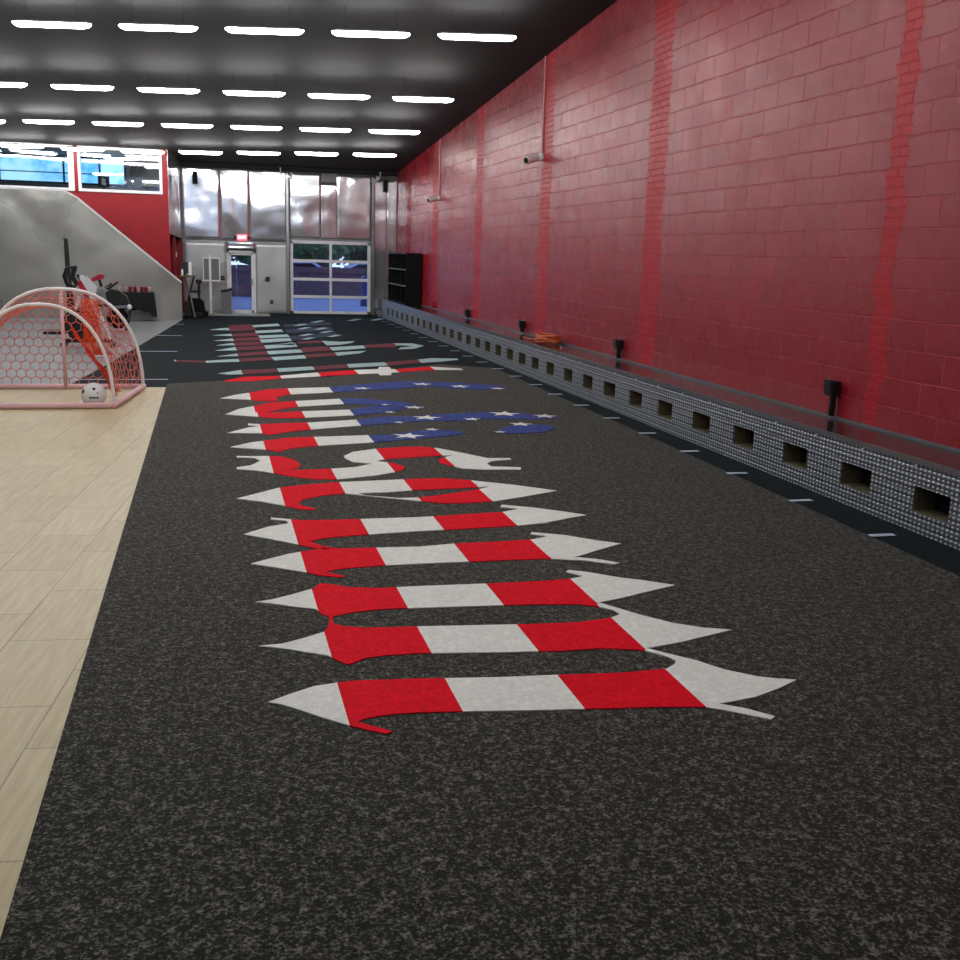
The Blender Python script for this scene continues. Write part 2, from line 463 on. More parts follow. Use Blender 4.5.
# outlines of the letters on the turf, in plan (x, y)
LETTERS = {'m': [('WRWRW',[0.43,0.839,1.278,1.723],[(0.168,3.595),(0.261,3.658),(0.341,3.705),(0.429,3.724),(0.499,3.731),(0.745,3.706),(1.052,3.664),(1.286,3.645),(1.551,3.619),(1.732,3.628),(1.781,3.665),(1.805,3.699),(1.79,3.745),(1.753,3.791),(1.722,3.825),(1.739,3.855),(1.82,3.762),(1.888,3.689),(1.96,3.575),(2.052,3.491),(2.123,3.454),(2.194,3.43),(2.082,3.367),(1.953,3.31),(1.856,3.29),(1.784,3.279),(1.863,3.22),(1.935,3.139),(1.906,3.117),(1.78,3.222),(1.716,3.262),(1.563,3.291),(1.333,3.319),(1.042,3.357),(0.842,3.387),(0.687,3.408),(0.605,3.411),(0.537,3.406),(0.485,3.391),(0.462,3.371),(0.499,3.338),(0.568,3.276),(0.544,3.261),(0.493,3.298),(0.431,3.347),(0.35,3.425),(0.271,3.509),(0.217,3.564)]),('WRWRW',[0.439,0.842,1.281,1.731],[(0.159,4.16),(0.256,4.167),(0.344,4.214),(0.438,4.276),(0.461,4.328),(0.477,4.415),(0.48,4.461),(0.495,4.458),(0.491,4.368),(0.534,4.328),(0.621,4.296),(0.855,4.273),(1.291,4.223),(1.561,4.205),(1.72,4.233),(1.769,4.261),(1.79,4.277),(1.779,4.336),(1.73,4.39),(1.723,4.425),(1.755,4.444),(1.821,4.343),(1.884,4.246),(1.983,4.122),(2.096,4.04),(2.208,3.996),(2.047,3.94),(1.927,3.896),(1.822,3.871),(1.743,3.853),(1.724,3.831),(1.63,3.863),(1.546,3.885),(1.381,3.886),(1.12,3.915),(0.795,3.962),(0.658,3.965),(0.572,3.952),(0.515,3.907),(0.489,3.896),(0.455,3.951),(0.427,4.001),(0.332,4.064),(0.253,4.115)]),('WRWRW',[0.441,0.847,1.294,1.738],[(0.171,4.721),(0.246,4.744),(0.347,4.805),(0.447,4.877),(0.489,4.95),(0.547,4.927),(0.621,4.872),(0.747,4.834),(0.964,4.832),(1.298,4.819),(1.6,4.814),(1.737,4.827),(1.822,4.86),(1.754,4.944),(1.777,4.976),(1.863,4.927),(2.0,4.806),(2.095,4.748),(2.23,4.643),(2.012,4.552),(1.88,4.494),(1.759,4.454),(1.727,4.409),(1.729,4.388),(1.644,4.441),(1.49,4.467),(1.291,4.487),(0.902,4.514),(0.749,4.526),(0.604,4.508),(0.525,4.477),(0.485,4.451),(0.453,4.504),(0.433,4.579),(0.334,4.629),(0.243,4.687)])],'n': [('WRWRW',[0.441,0.855,1.3,1.754],[(0.173,5.341),(0.285,5.427),(0.377,5.492),(0.455,5.529),(0.522,5.553),(0.574,5.581),(0.637,5.559),(0.855,5.543),(1.099,5.527),(1.306,5.562),(1.588,5.565),(1.769,5.583),(1.88,5.635),(1.791,5.696),(1.811,5.741),(1.991,5.642),(2.135,5.505),(2.25,5.421),(2.077,5.318),(1.948,5.231),(1.889,5.201),(2.0,5.143),(2.095,5.06),(2.056,5.036),(1.934,5.123),(1.742,5.191),(1.487,5.201),(1.036,5.206),(0.859,5.203),(0.694,5.191),(0.596,5.171),(0.538,5.137),(0.624,5.055),(0.606,5.031),(0.502,5.081),(0.445,5.14),(0.326,5.231),(0.226,5.302)]),('WRWRW',[0.442,0.857,1.31,1.771],[(0.156,5.933),(0.298,6.08),(0.423,6.142),(0.415,6.206),(0.326,6.257),(0.328,6.296),(0.431,6.243),(0.512,6.204),(0.701,6.19),(0.858,6.188),(1.226,6.185),(1.567,6.223),(1.776,6.247),(1.894,6.312),(1.792,6.38),(1.821,6.438),(2.011,6.329),(2.178,6.192),(2.282,6.099),(2.121,6.023),(1.958,5.94),(1.76,5.896),(1.417,5.869),(1.163,5.857),(0.962,5.838),(0.716,5.806),(0.594,5.778),(0.508,5.725),(0.558,5.638),(0.648,5.558),(0.57,5.546),(0.5,5.604),(0.435,5.677),(0.306,5.799)])],'o': [('WRWRW',[0.433,0.853,1.318,1.797],[(0.138,6.834),(0.277,6.968),(0.42,7.116),(0.595,7.19),(0.836,7.249),(1.133,7.274),(1.443,7.302),(1.603,7.297),(1.797,7.201),(2.072,7.01),(2.318,6.795),(2.086,6.799),(1.881,6.984),(1.677,6.954),(1.378,6.94),(1.134,6.893),(0.934,6.888),(0.85,6.893),(0.705,6.851),(0.558,6.751),(0.525,6.659),(0.543,6.574),(0.617,6.494),(0.613,6.457),(0.511,6.487),(0.429,6.592),(0.293,6.726)]),('WRW',[1.317,1.785],[(0.85,6.893),(0.934,6.888),(0.98,6.816),(1.186,6.71),(1.334,6.712),(1.569,6.805),(1.785,6.909),(1.881,6.984),(2.086,6.799),(2.318,6.795),(2.042,6.65),(1.776,6.532),(1.574,6.515),(1.438,6.533),(1.283,6.625),(1.054,6.762)])],'g': [('WRWRW',[0.421,0.849,1.303,1.795],[(0.175,8.302),(0.284,8.278),(0.398,8.279),(0.525,8.241),(0.61,8.089),(0.64,7.897),(0.609,7.786),(0.536,7.72),(0.639,7.708),(0.84,7.723),(1.037,7.769),(1.18,7.885),(1.044,7.963),(1.002,8.129),(1.005,8.217),(1.099,8.388),(1.306,8.506),(1.516,8.56),(1.695,8.566),(1.822,8.484),(1.983,8.251),(2.133,8.012),(2.315,7.993),(2.311,7.934),(2.135,7.887),(2.067,7.789),(2.08,7.681),(2.296,7.618),(2.273,7.54),(1.983,7.572),(1.836,7.627),(1.771,7.738),(1.707,7.86),(1.722,7.972),(1.788,8.077),(1.898,8.172),(1.697,8.146),(1.433,8.084),(1.287,8.042),(1.226,7.983),(1.345,7.891),(1.417,7.754),(1.379,7.64),(1.303,7.553),(1.129,7.44),(0.847,7.345),(0.686,7.364),(0.548,7.473),(0.436,7.594),(0.309,7.72),(0.162,7.791),(0.164,7.854),(0.27,7.918),(0.349,8.089),(0.311,8.201),(0.173,8.249)])],'h1': [('WRWB',[0.411,0.851,1.335],[(0.134,8.692),(0.307,8.894),(0.416,8.961),(0.616,9.086),(0.852,9.121),(1.343,9.166),(1.532,9.166),(1.742,9.32),(1.937,9.41),(2.143,9.371),(2.245,9.202),(2.032,9.066),(1.737,8.957),(1.519,8.876),(1.325,8.8),(0.846,8.693),(0.597,8.575),(0.518,8.446),(0.411,8.549)]),('B',[],[(2.524,9.229),(2.755,9.582),(2.952,9.706),(3.158,9.552),(3.16,9.404),(2.978,9.191),(2.745,9.155),(2.572,9.17)])],'h2': [('WRWB',[0.421,0.865,1.347],[(0.123,9.39),(0.309,9.662),(0.414,9.732),(0.314,9.808),(0.317,9.895),(0.425,9.852),(0.646,9.9),(0.872,9.907),(1.356,10.055),(1.638,10.233),(1.961,10.231),(2.197,10.349),(2.493,10.398),(2.78,10.463),(3.066,10.418),(3.175,10.286),(3.426,10.141),(3.358,10.007),(3.121,9.958),(2.843,9.977),(2.624,10.044),(2.449,9.91),(2.152,9.931),(1.899,9.906),(1.636,9.804),(1.336,9.696),(0.855,9.513),(0.627,9.385),(0.472,9.241),(0.41,9.35)])],'i': [('WRWB',[0.413,0.867,1.363],[(0.123,10.481),(0.258,10.828),(0.405,11.017),(0.58,11.259),(0.864,11.382),(1.367,11.542),(1.592,11.564),(2.002,11.274),(2.177,10.863),(1.967,10.78),(1.736,11.05),(1.36,11.137),(0.871,10.963),(0.688,10.803),(0.526,10.574),(0.429,10.58),(0.252,10.604)]),('WRWB',[0.431,0.873,1.365],[(0.123,10.481),(0.252,10.604),(0.429,10.58),(0.654,10.579),(0.881,10.633),(1.367,10.722),(1.732,11.028),(1.964,10.759),(1.757,10.539),(1.556,10.416),(1.354,10.336),(0.864,10.208),(0.592,10.195),(0.422,10.307),(0.247,10.408)])],'j': [('WRWB',[0.405,0.86,1.355],[(0.082,11.629),(0.246,11.898),(0.404,12.078),(0.618,12.371),(0.87,12.455),(1.364,12.554),(1.766,12.835),(2.392,13.13),(2.958,12.995),(3.486,12.708),(3.523,12.41),(3.25,12.265),(3.022,12.272),(2.831,12.429),(2.581,12.6),(1.968,12.313),(1.683,12.23),(1.345,12.081),(0.85,11.926),(0.681,11.684),(0.685,11.399),(0.469,11.409),(0.395,11.513)]),('RWRWRW',[0.856,1.373,1.899,2.482,3.05],[(0.145,13.215),(0.385,13.611),(0.855,13.739),(1.379,14.116),(1.93,14.434),(2.251,14.536),(2.309,14.821),(2.458,14.81),(2.435,14.538),(2.522,14.514),(3.071,14.858),(3.461,14.625),(3.448,14.445),(3.043,14.442),(2.458,14.142),(2.368,14.094),(2.314,13.812),(2.163,13.79),(2.17,14.011),(1.861,13.917),(1.368,13.67),(0.857,13.445),(0.492,13.169),(0.176,13.144)])]}
FAR = [('w',[(0.081,14.034),(0.259,14.266),(0.384,14.447),(0.395,13.942),(0.189,13.92)]),('r',[(0.384,14.447),(0.858,14.636),(0.864,14.198),(0.401,13.942)]),('w',[(0.867,14.636),(1.379,14.899),(1.375,14.491),(0.872,14.209)]),('r',[(1.379,14.899),(1.904,15.217),(1.872,14.737),(1.375,14.491)]),('w',[(1.904,15.217),(2.495,15.497),(2.476,15.051),(1.872,14.737)]),('r',[(2.495,15.497),(3.086,15.928),(3.037,15.439),(2.476,15.051)]),('w',[(3.086,15.928),(3.333,16.137),(3.747,16.089),(3.717,15.902),(3.376,15.622),(3.037,15.439)]),('w',[(-0.519,15.739),(-0.491,15.74),(-0.482,15.544),(-0.509,15.544)]),('r',[(-0.491,15.726),(-0.073,15.64),(-0.073,15.391),(-0.481,15.531)]),('w',[(-0.073,15.64),(0.387,15.913),(0.399,15.541),(-0.073,15.363)]),('r',[(0.39,16.001),(0.871,16.214),(0.885,15.812),(0.401,15.513)]),('w',[(0.877,16.199),(1.401,16.549),(1.396,16.052),(0.902,15.726)]),('r',[(1.408,16.63),(1.916,16.985),(1.907,16.491),(1.403,16.128)]),('w',[(1.928,17.02),(2.481,17.327),(2.322,16.888),(1.911,16.46)]),('w',[(0.085,16.29),(0.281,16.578),(0.39,16.743),(0.399,16.364)]),('r',[(0.392,16.825),(0.859,17.149),(0.872,16.653),(0.398,16.333)]),('w',[(0.86,17.166),(1.418,17.513),(1.423,16.993),(0.871,16.637)]),('r',[(1.421,17.549),(1.945,17.913),(1.926,17.366),(1.426,17.027)]),('w',[(1.945,17.913),(2.574,18.342),(2.549,17.804),(1.93,17.331)]),('r',[(2.582,18.402),(3.186,18.836),(3.117,18.011),(2.571,17.955)]),('w',[(3.195,18.837),(3.531,18.822),(3.658,18.343),(3.365,17.744),(3.066,17.614),(3.184,17.997),(3.435,18.208),(3.33,18.418),(3.164,18.386)]),('w',[(0.062,17.223),(0.269,17.637),(0.386,17.862),(0.403,17.295)]),('r',[(0.386,17.88),(0.871,18.177),(0.87,17.515),(0.404,17.312)]),('w',[(0.872,18.196),(1.428,18.692),(1.419,18.027),(0.874,17.586)]),('w',[(0.083,18.156),(0.251,18.477),(0.37,18.644),(0.394,18.218)]),('r',[(0.371,18.684),(0.87,19.034),(0.878,18.331),(0.391,18.104)]),('w',[(1.047,18.344),(1.409,18.894),(1.386,18.253)]),('w',[(0.055,19.065),(0.247,19.378),(0.382,19.609),(0.396,19.054)]),('r',[(0.382,19.609),(0.87,20.019),(0.872,19.266),(0.394,18.971)]),('w',[(0.851,19.393),(1.417,19.847),(1.413,19.188),(0.864,18.726)]),('w',[(0.034,20.252),(0.227,20.511),(0.377,20.674),(0.39,20.152)]),('r',[(0.377,20.674),(0.88,21.084),(0.881,20.252),(0.386,19.967)]),('w',[(0.865,20.322),(1.437,20.652),(1.433,20.079),(0.872,19.658)]),('w',[(-0.009,21.643),(0.188,22.051),(0.349,22.242),(0.372,21.589)]),('r',[(0.349,22.242),(0.888,22.726),(0.887,21.713),(0.366,21.274)]),('w',[(0.849,21.494),(1.397,21.946),(1.404,21.305),(0.861,20.88)]),('r',[(0.362,23.0),(0.841,23.384),(0.888,22.726),(0.39,22.304)]),('w',[(0.85,23.079),(1.443,23.675),(1.443,22.992),(0.879,22.492)]),('r',[(1.491,19.047),(1.94,19.279),(1.919,18.814),(1.491,18.616)]),('r',[(1.421,17.549),(1.459,17.806),(1.89,18.117),(1.945,17.913)]),('w',[(1.946,19.236),(2.257,19.051),(2.539,19.204),(2.448,18.858),(2.183,18.431),(1.943,18.295)]),('b',[(1.536,23.437),(2.652,24.311),(2.606,23.487),(1.529,22.707)]),('b',[(1.471,21.847),(2.509,23.007),(2.459,21.983),(1.448,20.951)]),('b',[(1.432,20.195),(2.447,21.333),(2.38,20.418),(1.405,19.316)]),('w',[(1.726,22.104),(1.958,22.654),(2.08,22.614),(1.845,22.065)]),('w',[(2.066,22.04),(2.307,22.589),(2.43,22.548),(2.186,22.001)]),('w',[(2.092,21.184),(2.325,21.69),(2.443,21.652),(2.207,21.147)]),('w',[(1.626,20.383),(1.838,20.848),(1.951,20.811),(1.737,20.347)]),('w',[(2.14,20.201),(2.364,20.661),(2.476,20.624),(2.25,20.166)]),('w',[(1.601,19.53),(1.803,19.956),(1.911,19.921),(1.707,19.497)]),('w',[(2.188,24.195),(2.457,24.862),(2.591,24.816),(2.319,24.152)]),('w',[(3.125,24.987),(3.433,25.705),(3.573,25.658),(3.26,24.941)]),('w',[(3.707,25.24),(4.038,25.978),(4.18,25.93),(3.844,25.194)]),('w',[(1.726,23.097),(1.968,23.699),(2.095,23.657),(1.85,23.056)])]
STARS = [(2.539,12.819,0.13),(2.97,12.59,0.13),(3.393,12.366,0.1),(1.735,12.431,0.11),(2.064,10.833,0.11),(2.057,10.128,0.15),(2.917,10.33,0.17),(3.297,10.15,0.13),(2.491,10.002,0.09),(1.682,9.096,0.15),(1.967,9.419,0.07),(2.894,9.662,0.12),(2.569,9.23,0.06),(1.79,11.054,0.05),(1.755,10.512,0.06),(1.733,9.851,0.05)]

# ================================================================= structure
def slab(name, poly, z0, z1, mat):
    return struct(MB().prism(poly, 'z', z0, z1).build(name, mat))

LX, RY = -8.0, -5.0        # left wall, rear wall
slab('floor', [(LX, RY), (WX + 0.2, RY), (WX + 0.2, BY), (LX, BY)], -0.2, -0.004, M['concrete'])
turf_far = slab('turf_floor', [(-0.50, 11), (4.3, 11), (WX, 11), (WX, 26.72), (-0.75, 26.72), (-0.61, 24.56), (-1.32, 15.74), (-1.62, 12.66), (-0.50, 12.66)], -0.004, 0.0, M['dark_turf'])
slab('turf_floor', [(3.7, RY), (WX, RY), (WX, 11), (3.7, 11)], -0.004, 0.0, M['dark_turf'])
slab('turf_floor', [(-0.52, 12.6), (-0.50, 12.6), (-0.50, 12.66), (-0.52, 12.66)], -0.004, -0.0005, M['dark_turf'])
slab('turf_mat', [(-0.51, RY), (3.80, RY), (3.83, 5.0), (3.91, 8.8), (3.97, 13.5), (3.99, 14.75), (3.79, 14.83), (3.28, 15.23), (2.4, 14.5), (1.47, 13.62), (0.22, 13.3), (-0.516, 12.96)], 0.0, 0.004, M['heather'])
slab('wood_floor', [(LX, RY), (-0.51, RY), (-0.51, 12.66), (LX, 12.66)], -0.004, 0.0, M['wood'])
slab('mat_floor', [(-0.62, 24.62), (-0.61, 24.56), (-1.32, 15.74), (-1.62, 12.66), (LX, 12.66), (LX, 24.62)], -0.004, 0.0, M['grey_mat'])
slab('threshold_floor', [(-0.72, 26.3), (1.42, 26.3), (1.42, BY), (-0.72, BY)], 0.001, 0.03, M['concrete'])
slab('trim_1', [(1.42, 26.66), (4.1, 26.66), (4.1, BY), (1.42, BY)], 0.001, 0.05, M['black'])

# yard marks painted on the dark turf
for i in range(26):
    y = 3.5 + 0.925 * i
    if y > 26: break
    xa = 3.84 + (0.04 if y > 8 else 0) + (0.04 if y > 12 else 0)
    w = 0.05 if y < 12 else 0.045
    MB().prism([(xa, y), (xa + 0.17, y - 0.0), (xa + 0.17, y + w), (xa, y + w)], 'z', 0.0045, 0.0065).build('yard_line', M['line'], turf_far)
for (x0, x1, y) in [(-0.83, -0.52, 13.41), (-1.12, -0.51, 17.07), (-0.95, -0.51, 20.16), (-0.78, -0.55, 23.2), (-1.6, -0.83, 13.41)]:
    MB().box(x0, x1, y - 0.025, y + 0.025, 0.0005, 0.003).build('yard_line', M['line'], turf_far)

struct(MB().box(WX, WX + 0.25, RY, BY + 0.2, -0.1, 6.2).build('wall_right', M['block']))
struct(MB().box(LX - 0.2, LX, RY, BY, -0.1, 6.2).build('wall_left', M['grey_wall']))
b = MB().box(LX, WX, RY - 0.2, RY, -0.1, 3.1).box(LX, WX, RY - 0.2, RY, 4.85, 6.2)
added_wins = [(-4.6, -2.9), (-2.4, -0.7), (-0.2, 1.5), (2.0, 3.7)]  # unseen high windows, added to reflect as bright patches in the metal sheets
cur = LX
for a, c in added_wins:
    b.box(cur, a, RY - 0.2, RY, 3.1, 4.85); cur = c
b.box(cur, WX, RY - 0.2, RY, 3.1, 4.85)
struct(b.build('wall_rear', M['grey_wall']))
for k, (a, c) in enumerate(added_wins):
    w = struct(MB().box(a, a + 0.06, RY - 0.12, RY - 0.04, 3.1, 4.85).box(c - 0.06, c, RY - 0.12, RY - 0.04, 3.1, 4.85)
        .box(a, c, RY - 0.12, RY - 0.04, 3.1, 3.16).box(a, c, RY - 0.12, RY - 0.04, 4.79, 4.85).box((a + c) / 2 - 0.03, (a + c) / 2 + 0.03, RY - 0.12, RY - 0.04, 3.1, 4.85).build('window_%d' % (k + 4), M['alu']))
    MB().box(a + 0.06, c - 0.06, RY - 0.09, RY - 0.08, 3.16, 4.79).build('pane', M['glass'], w)
# sloping roof deck, in two pieces round the mezzanine
def roof(name, x0, x1, y0, y1):
    struct(MB().prism([(y0, ceil_z(y0)), (y1, ceil_z(y1)), (y1, ceil_z(y1) + 0.15), (y0, ceil_z(y0) + 0.15)], 'x', x0, x1).build(name, M['black_ceiling']))
roof('ceiling', -0.82, WX + 0.2, RY, BY + 0.15)
roof('ceiling', LX, -0.82, RY, 25.05)

# metal clad back wall with the openings of the glass door and the roller door
DX0, DX1, DZ = 0.455, 1.085, 1.52
GX0, GX1, GZ = 1.95, 3.95, 1.82
def back_wall():
    xs = [-0.60, DX0, DX1, GX0, GX1, WX]
    b = MB()
    b.box(xs[0], xs[1], BY, BY + 0.12, 0, 4.0)
    b.box(xs[2], xs[3], BY, BY + 0.12, 0, 4.0)
    b.box(xs[4], xs[5], BY, BY + 0.12, 0, 4.0)
    b.box(xs[1], xs[2], BY, BY + 0.12, DZ, 4.0)
    b.box(xs[3], xs[4], BY, BY + 0.12, GZ, 4.0)
    return struct(b.build('wall_back', M['grey_wall']))
wb = back_wall()
# the metal sheets on it, each slightly out of plane like hung sheet metal
random.seed(4)
sheets = [(-0.58, 0.30, 1.76, 3.52), (0.30, 0.98, 1.76, 3.52), (0.98, 1.90, 1.76, 3.52),
          (-0.58, DX0 - 0.03, 0.03, 1.755), (DX1 + 0.03, 1.90, 0.03, 1.755), (DX0 - 0.03, DX1 + 0.03, DZ + 0.04, 1.755),
          (1.93, 2.72, GZ + 0.025, 3.48), (2.72, 3.10, GZ + 0.025, 3.25), (3.10, 3.96, GZ + 0.025, 3.48),
          (3.97, 4.36, 0.03, 3.5), (4.36, WX - 0.005, 0.03, 3.5)]
for i, (x0, x1, z0, z1) in enumerate(sheets):
    if z0 > 1.5: x0 -= 0.004; x1 += 0.004
    nx, nz = 12, 16
    bm = bmesh.new()
    ph = random.random() * 6
    g = [[bm.verts.new((x0 + (x1 - x0) * a / nx, BY - 0.012 - 0.004 * math.sin(ph + a * 0.5) * math.sin(PI * c / nz) * math.sin(PI * a / nx) - 0.002 * math.sin(ph * 2 + c * 0.8) * math.sin(PI * a / nx),
          z0 + (z1 - z0) * c / nz)) for a in range(nx + 1)] for c in range(nz + 1)]
    for c in range(nz):
        for a in range(nx):
            bm.faces.new((g[c][a], g[c][a + 1], g[c + 1][a + 1], g[c + 1][a]))
    b = MB(); b.bm.free(); b.bm = bm
    o = b.build('metal_sheet', M['galv'] if z0 > 1.5 or x0 > 3.9 else M['galv_low'], wb, smooth=True)
    md = o.modifiers.new('thickness', 'SOLIDIFY'); md.thickness = 0.006; md.offset = 0
# sheet seams
for x in (4.36,):
    MB().box(x - 0.004, x + 0.004, BY - 0.024, BY - 0.016, 1.76 if x < 2 else 0.5, 3.5).build('seam_strip', M['steel'], wb)
MB().box(-0.58, 1.9, BY - 0.028, BY - 0.018, 1.745, 1.765).build('seam_strip', M['galv_low'], wb)
# black band between the sheets and the roof
struct(MB().box(-0.6, WX, BY - 0.08, BY - 0.022, 3.46, 3.72).build('trim_2', M['black_ceiling']))

# ---- glass door
dr = struct(MB().box(DX0 - 0.03, DX0 + 0.03, BY - 0.05, BY + 0.13, 0.03, DZ + 0.03)
    .box(DX1 - 0.03, DX1 + 0.03, BY - 0.05, BY + 0.13, 0.03, DZ + 0.03)
    .box(DX0 - 0.03, DX1 + 0.03, BY - 0.05, BY + 0.13, DZ - 0.03, DZ + 0.03).build('door_1', M['alu']))
MB().box(DX0 + 0.03, DX0 + 0.075, BY - 0.01, BY + 0.04, 0.03, DZ - 0.03).box(DX1 - 0.075, DX1 - 0.03, BY - 0.01, BY + 0.04, 0.03, DZ - 0.03)\
    .box(DX0 + 0.03, DX1 - 0.03, BY - 0.01, BY + 0.04, 0.03, 0.11).box(DX0 + 0.03, DX1 - 0.03, BY - 0.01, BY + 0.04, DZ - 0.08, DZ - 0.03).build('door_leaf', M['alu'], dr)
leaf = dr.children[0]
MB().box(DX0 + 0.075, DX1 - 0.075, BY + 0.01, BY + 0.02, 0.11, DZ - 0.08).build('door_glass', M['glass'], leaf)
MB().tube([(DX1 - 0.06, BY - 0.02, 0.72), (DX1 - 0.06, BY - 0.07, 0.72), (DX1 - 0.06, BY - 0.07, 0.86), (DX1 - 0.06, BY - 0.02, 0.86)], 0.012).build('door_handle', M['steel'], leaf)
MB().box(DX0 - 0.02, DX1 + 0.03, BY - 0.075, BY - 0.03, DZ + 0.03, DZ + 0.075).build('door_closer', M['black'], dr)

# ---- glazed overhead door: two columns by four rows
gd = struct(MB().box(GX0, GX0 + 0.075, BY - 0.04, BY + 0.02, 0.03, GZ).box(GX1 - 0.075, GX1, BY - 0.04, BY + 0.02, 0.03, GZ)
    .box(GX0, GX1, BY - 0.04, BY + 0.02, GZ - 0.06, GZ + 0.02).box(GX0, GX1, BY - 0.04, BY + 0.02, 0.03, 0.11)
    .build('door_2', M['alu']))
rows = [(0.11, 0.43), (0.50, 0.86), (0.93, 1.31), (1.38, GZ - 0.06)]
for k in range(3):
    MB().box(GX0 + 0.075, GX1 - 0.075, BY - 0.04, BY + 0.02, rows[k][1], rows[k + 1][0]).build('door_rail', M['alu'], gd)
MB().box((GX0 + GX1) / 2 - 0.03, (GX0 + GX1) / 2 + 0.03, BY - 0.045, BY + 0.015, 0.11, GZ - 0.06).build('door_rail', M['alu'], gd)
for z0, z1 in rows:
    for xa, xb in ((GX0 + 0.075, (GX0 + GX1) / 2 - 0.03), ((GX0 + GX1) / 2 + 0.03, GX1 - 0.075)):
        MB().box(xa, xb, BY - 0.012, BY - 0.004, z0, z1).build('door_glass', M['glass'], gd)
# door tracks, springs and hardware
for x, lab, s in ((1.90, 'tall steel door track left of the glazed overhead door', -1), (4.0, 'tall steel door track right of the glazed overhead door, by the lockers', 1)):
    t = thing('door_track', lab, 'door track', (x, BY - 0.08, 0.05))
    MB().box(x - 0.035, x + 0.02, BY - 0.10, BY - 0.05, 0.05, 3.40).build('rail', M['steel'], t)
    MB().box(x + 0.03, x + 0.05, BY - 0.09, BY - 0.05, 0.05, 3.30).build('guide', M['grey_plastic'], t)
    MB().box(x - 0.06, x + 0.12, BY - 0.13, BY - 0.04, 3.30, 3.36).build('bracket', M['steel'], t)
    MB().lathe([(0.05, -0.03), (0.06, 0), (0.05, 0.03)], (x + 0.09, BY - 0.16, 3.38), 12, 'x').build('cable_drum', M['white'], t)
    MB().tube([(x + 0.1 * s, BY - 0.12, 3.36), (x + 0.16 * s, BY - 0.12, 3.4), (x + 0.17 * s, BY - 0.12, 3.54)], 0.014).build('hanger_rod', M['white'], t)

# ---- slanting stair wall, red wall with the mezzanine window, entry face
PY = 24.62
st = struct(MB().prism([(-0.60, 0), (-0.60, 0.80), (-2.70, 2.54), (-2.95, 2.68), (LX, 2.68), (LX, 0)], 'y', PY, PY + 0.10).build('wall_stair', M['galv_dull']))
MB().prism([(-0.60, 0.80), (-0.60, 0.845), (-2.70, 2.585), (-2.95, 2.72), (LX, 2.72), (LX, 2.68), (-2.95, 2.68), (-2.70, 2.54)], 'y', PY - 0.02, PY + 0.12).build('edge_cap', M['alu'], st)
MB().box(-1.6, -1.59, PY - 0.006, PY, 0.0, 1.6).build('seam_strip', M['steel'], st)
MB().box(-4.9, -4.89, PY - 0.006, PY, 0.0, 2.6).build('seam_strip', M['steel'], st)
RYW = 25.1
rw = MB()
rw.box(-0.95, -0.83, RYW, RYW + 0.1, 1.80, 3.95)
rw.prism([(-0.95, 0.95), (-0.83, 0.85), (-0.83, 1.80), (-0.95, 1.80)], 'y', RYW, RYW + 0.1)
rw.prism([(-2.72, 2.30), (-0.95, 0.95), (-0.95, 2.74), (-2.72, 2.74)], 'y', RYW, RYW + 0.1)
rw.box(LX, -2.72, RYW, RYW + 0.1, 2.3, 2.74)
rw.box(LX, -0.95, RYW, RYW + 0.1, 3.66, 4.6)
rw.box(-2.78, -2.70, RYW, RYW + 0.1, 2.7, 3.7)
struct(rw.build('wall_mezzanine', M['red_panel']))
w1 = struct(MB().box(-2.70, -2.64, RYW - 0.03, RYW + 0.1, 2.72, 3.67).box(-1.01, -0.95, RYW - 0.03, RYW + 0.1, 2.72, 3.67)
    .box(-2.64, -1.01, RYW - 0.03, RYW + 0.1, 2.72, 2.78).box(-2.64, -1.01, RYW - 0.03, RYW + 0.1, 3.61, 3.67).build('window_1', M['white']))
MB().box(-2.64, -1.01, RYW + 0.03, RYW + 0.04, 2.78, 3.61).build('pane', M['glass'], w1)
w2 = struct(MB().box(-2.90, -2.78, RYW - 0.03, RYW + 0.1, 2.72, 3.67).box(-6.0, -2.90, RYW - 0.03, RYW + 0.1, 2.72, 2.78)
    .box(-6.0, -2.90, RYW - 0.03, RYW + 0.1, 3.61, 3.67).box(-6.1, -6.0, RYW - 0.03, RYW + 0.1, 2.72, 3.67).build('window_2', M['white']))
MB().box(-6.0, -2.90, RYW + 0.03, RYW + 0.04, 2.78, 3.61).build('pane', M['glass'], w2)
rw2 = MB().box(LX, -6.1, RYW, RYW + 0.1, 2.7, 3.7)
struct(rw2.build('wall_mezzanine', M['red_panel']))
# side face of the stair enclosure: metal above, dark red opening below
def skew(y0, y1, z0, z1, z0b, mat, name, t=0.06, x0=-0.83, x1=-0.60):
    b = MB()
    ps = [(x0, y0, z0), (x1, y1, z0b), (x1, y1, z1), (x0, y0, z1)]
    a = [b.bm.verts.new(p) for p in ps]; c = [b.bm.verts.new((p[0] - t, p[1], p[2])) for p in ps]
    b.bm.faces.new(a); b.bm.faces.new(c[::-1])
    for i in range(4):
        b.bm.faces.new((a[i], c[i], c[(i + 1) % 4], a[(i + 1) % 4]))
    return struct(b.build(name, mat))
skew(RYW + 0.004, BY, 1.88, 4.0, 1.78, M['galv'], 'wall_side', t=0.02, x0=-0.824)
# stair well behind the opening: red inner wall and floor of the mezzanine
struct(MB().box(-2.3, -2.2, RYW + 0.1, BY, 0, 2.55).build('wall_stairwell', M['red_panel']))
struct(MB().box(-2.2, -0.60, BY + 0.02, BY + 0.12, 0, 2.49).build('wall_stairwell', M['red_panel']))
sw = tag(MB().box(-0.74, -0.715, 26.05, 26.17, 1.36, 1.48, bev=0.004).build('light_switch', M['white'], at=(-0.72, 26.1, 1.36)), 'small white switch plate inside the dark red stair opening', 'switch')
struct(MB().box(-0.80, -0.742, 25.9, 26.3, 0.0, 1.86).build('trim_3', M['red_panel']))
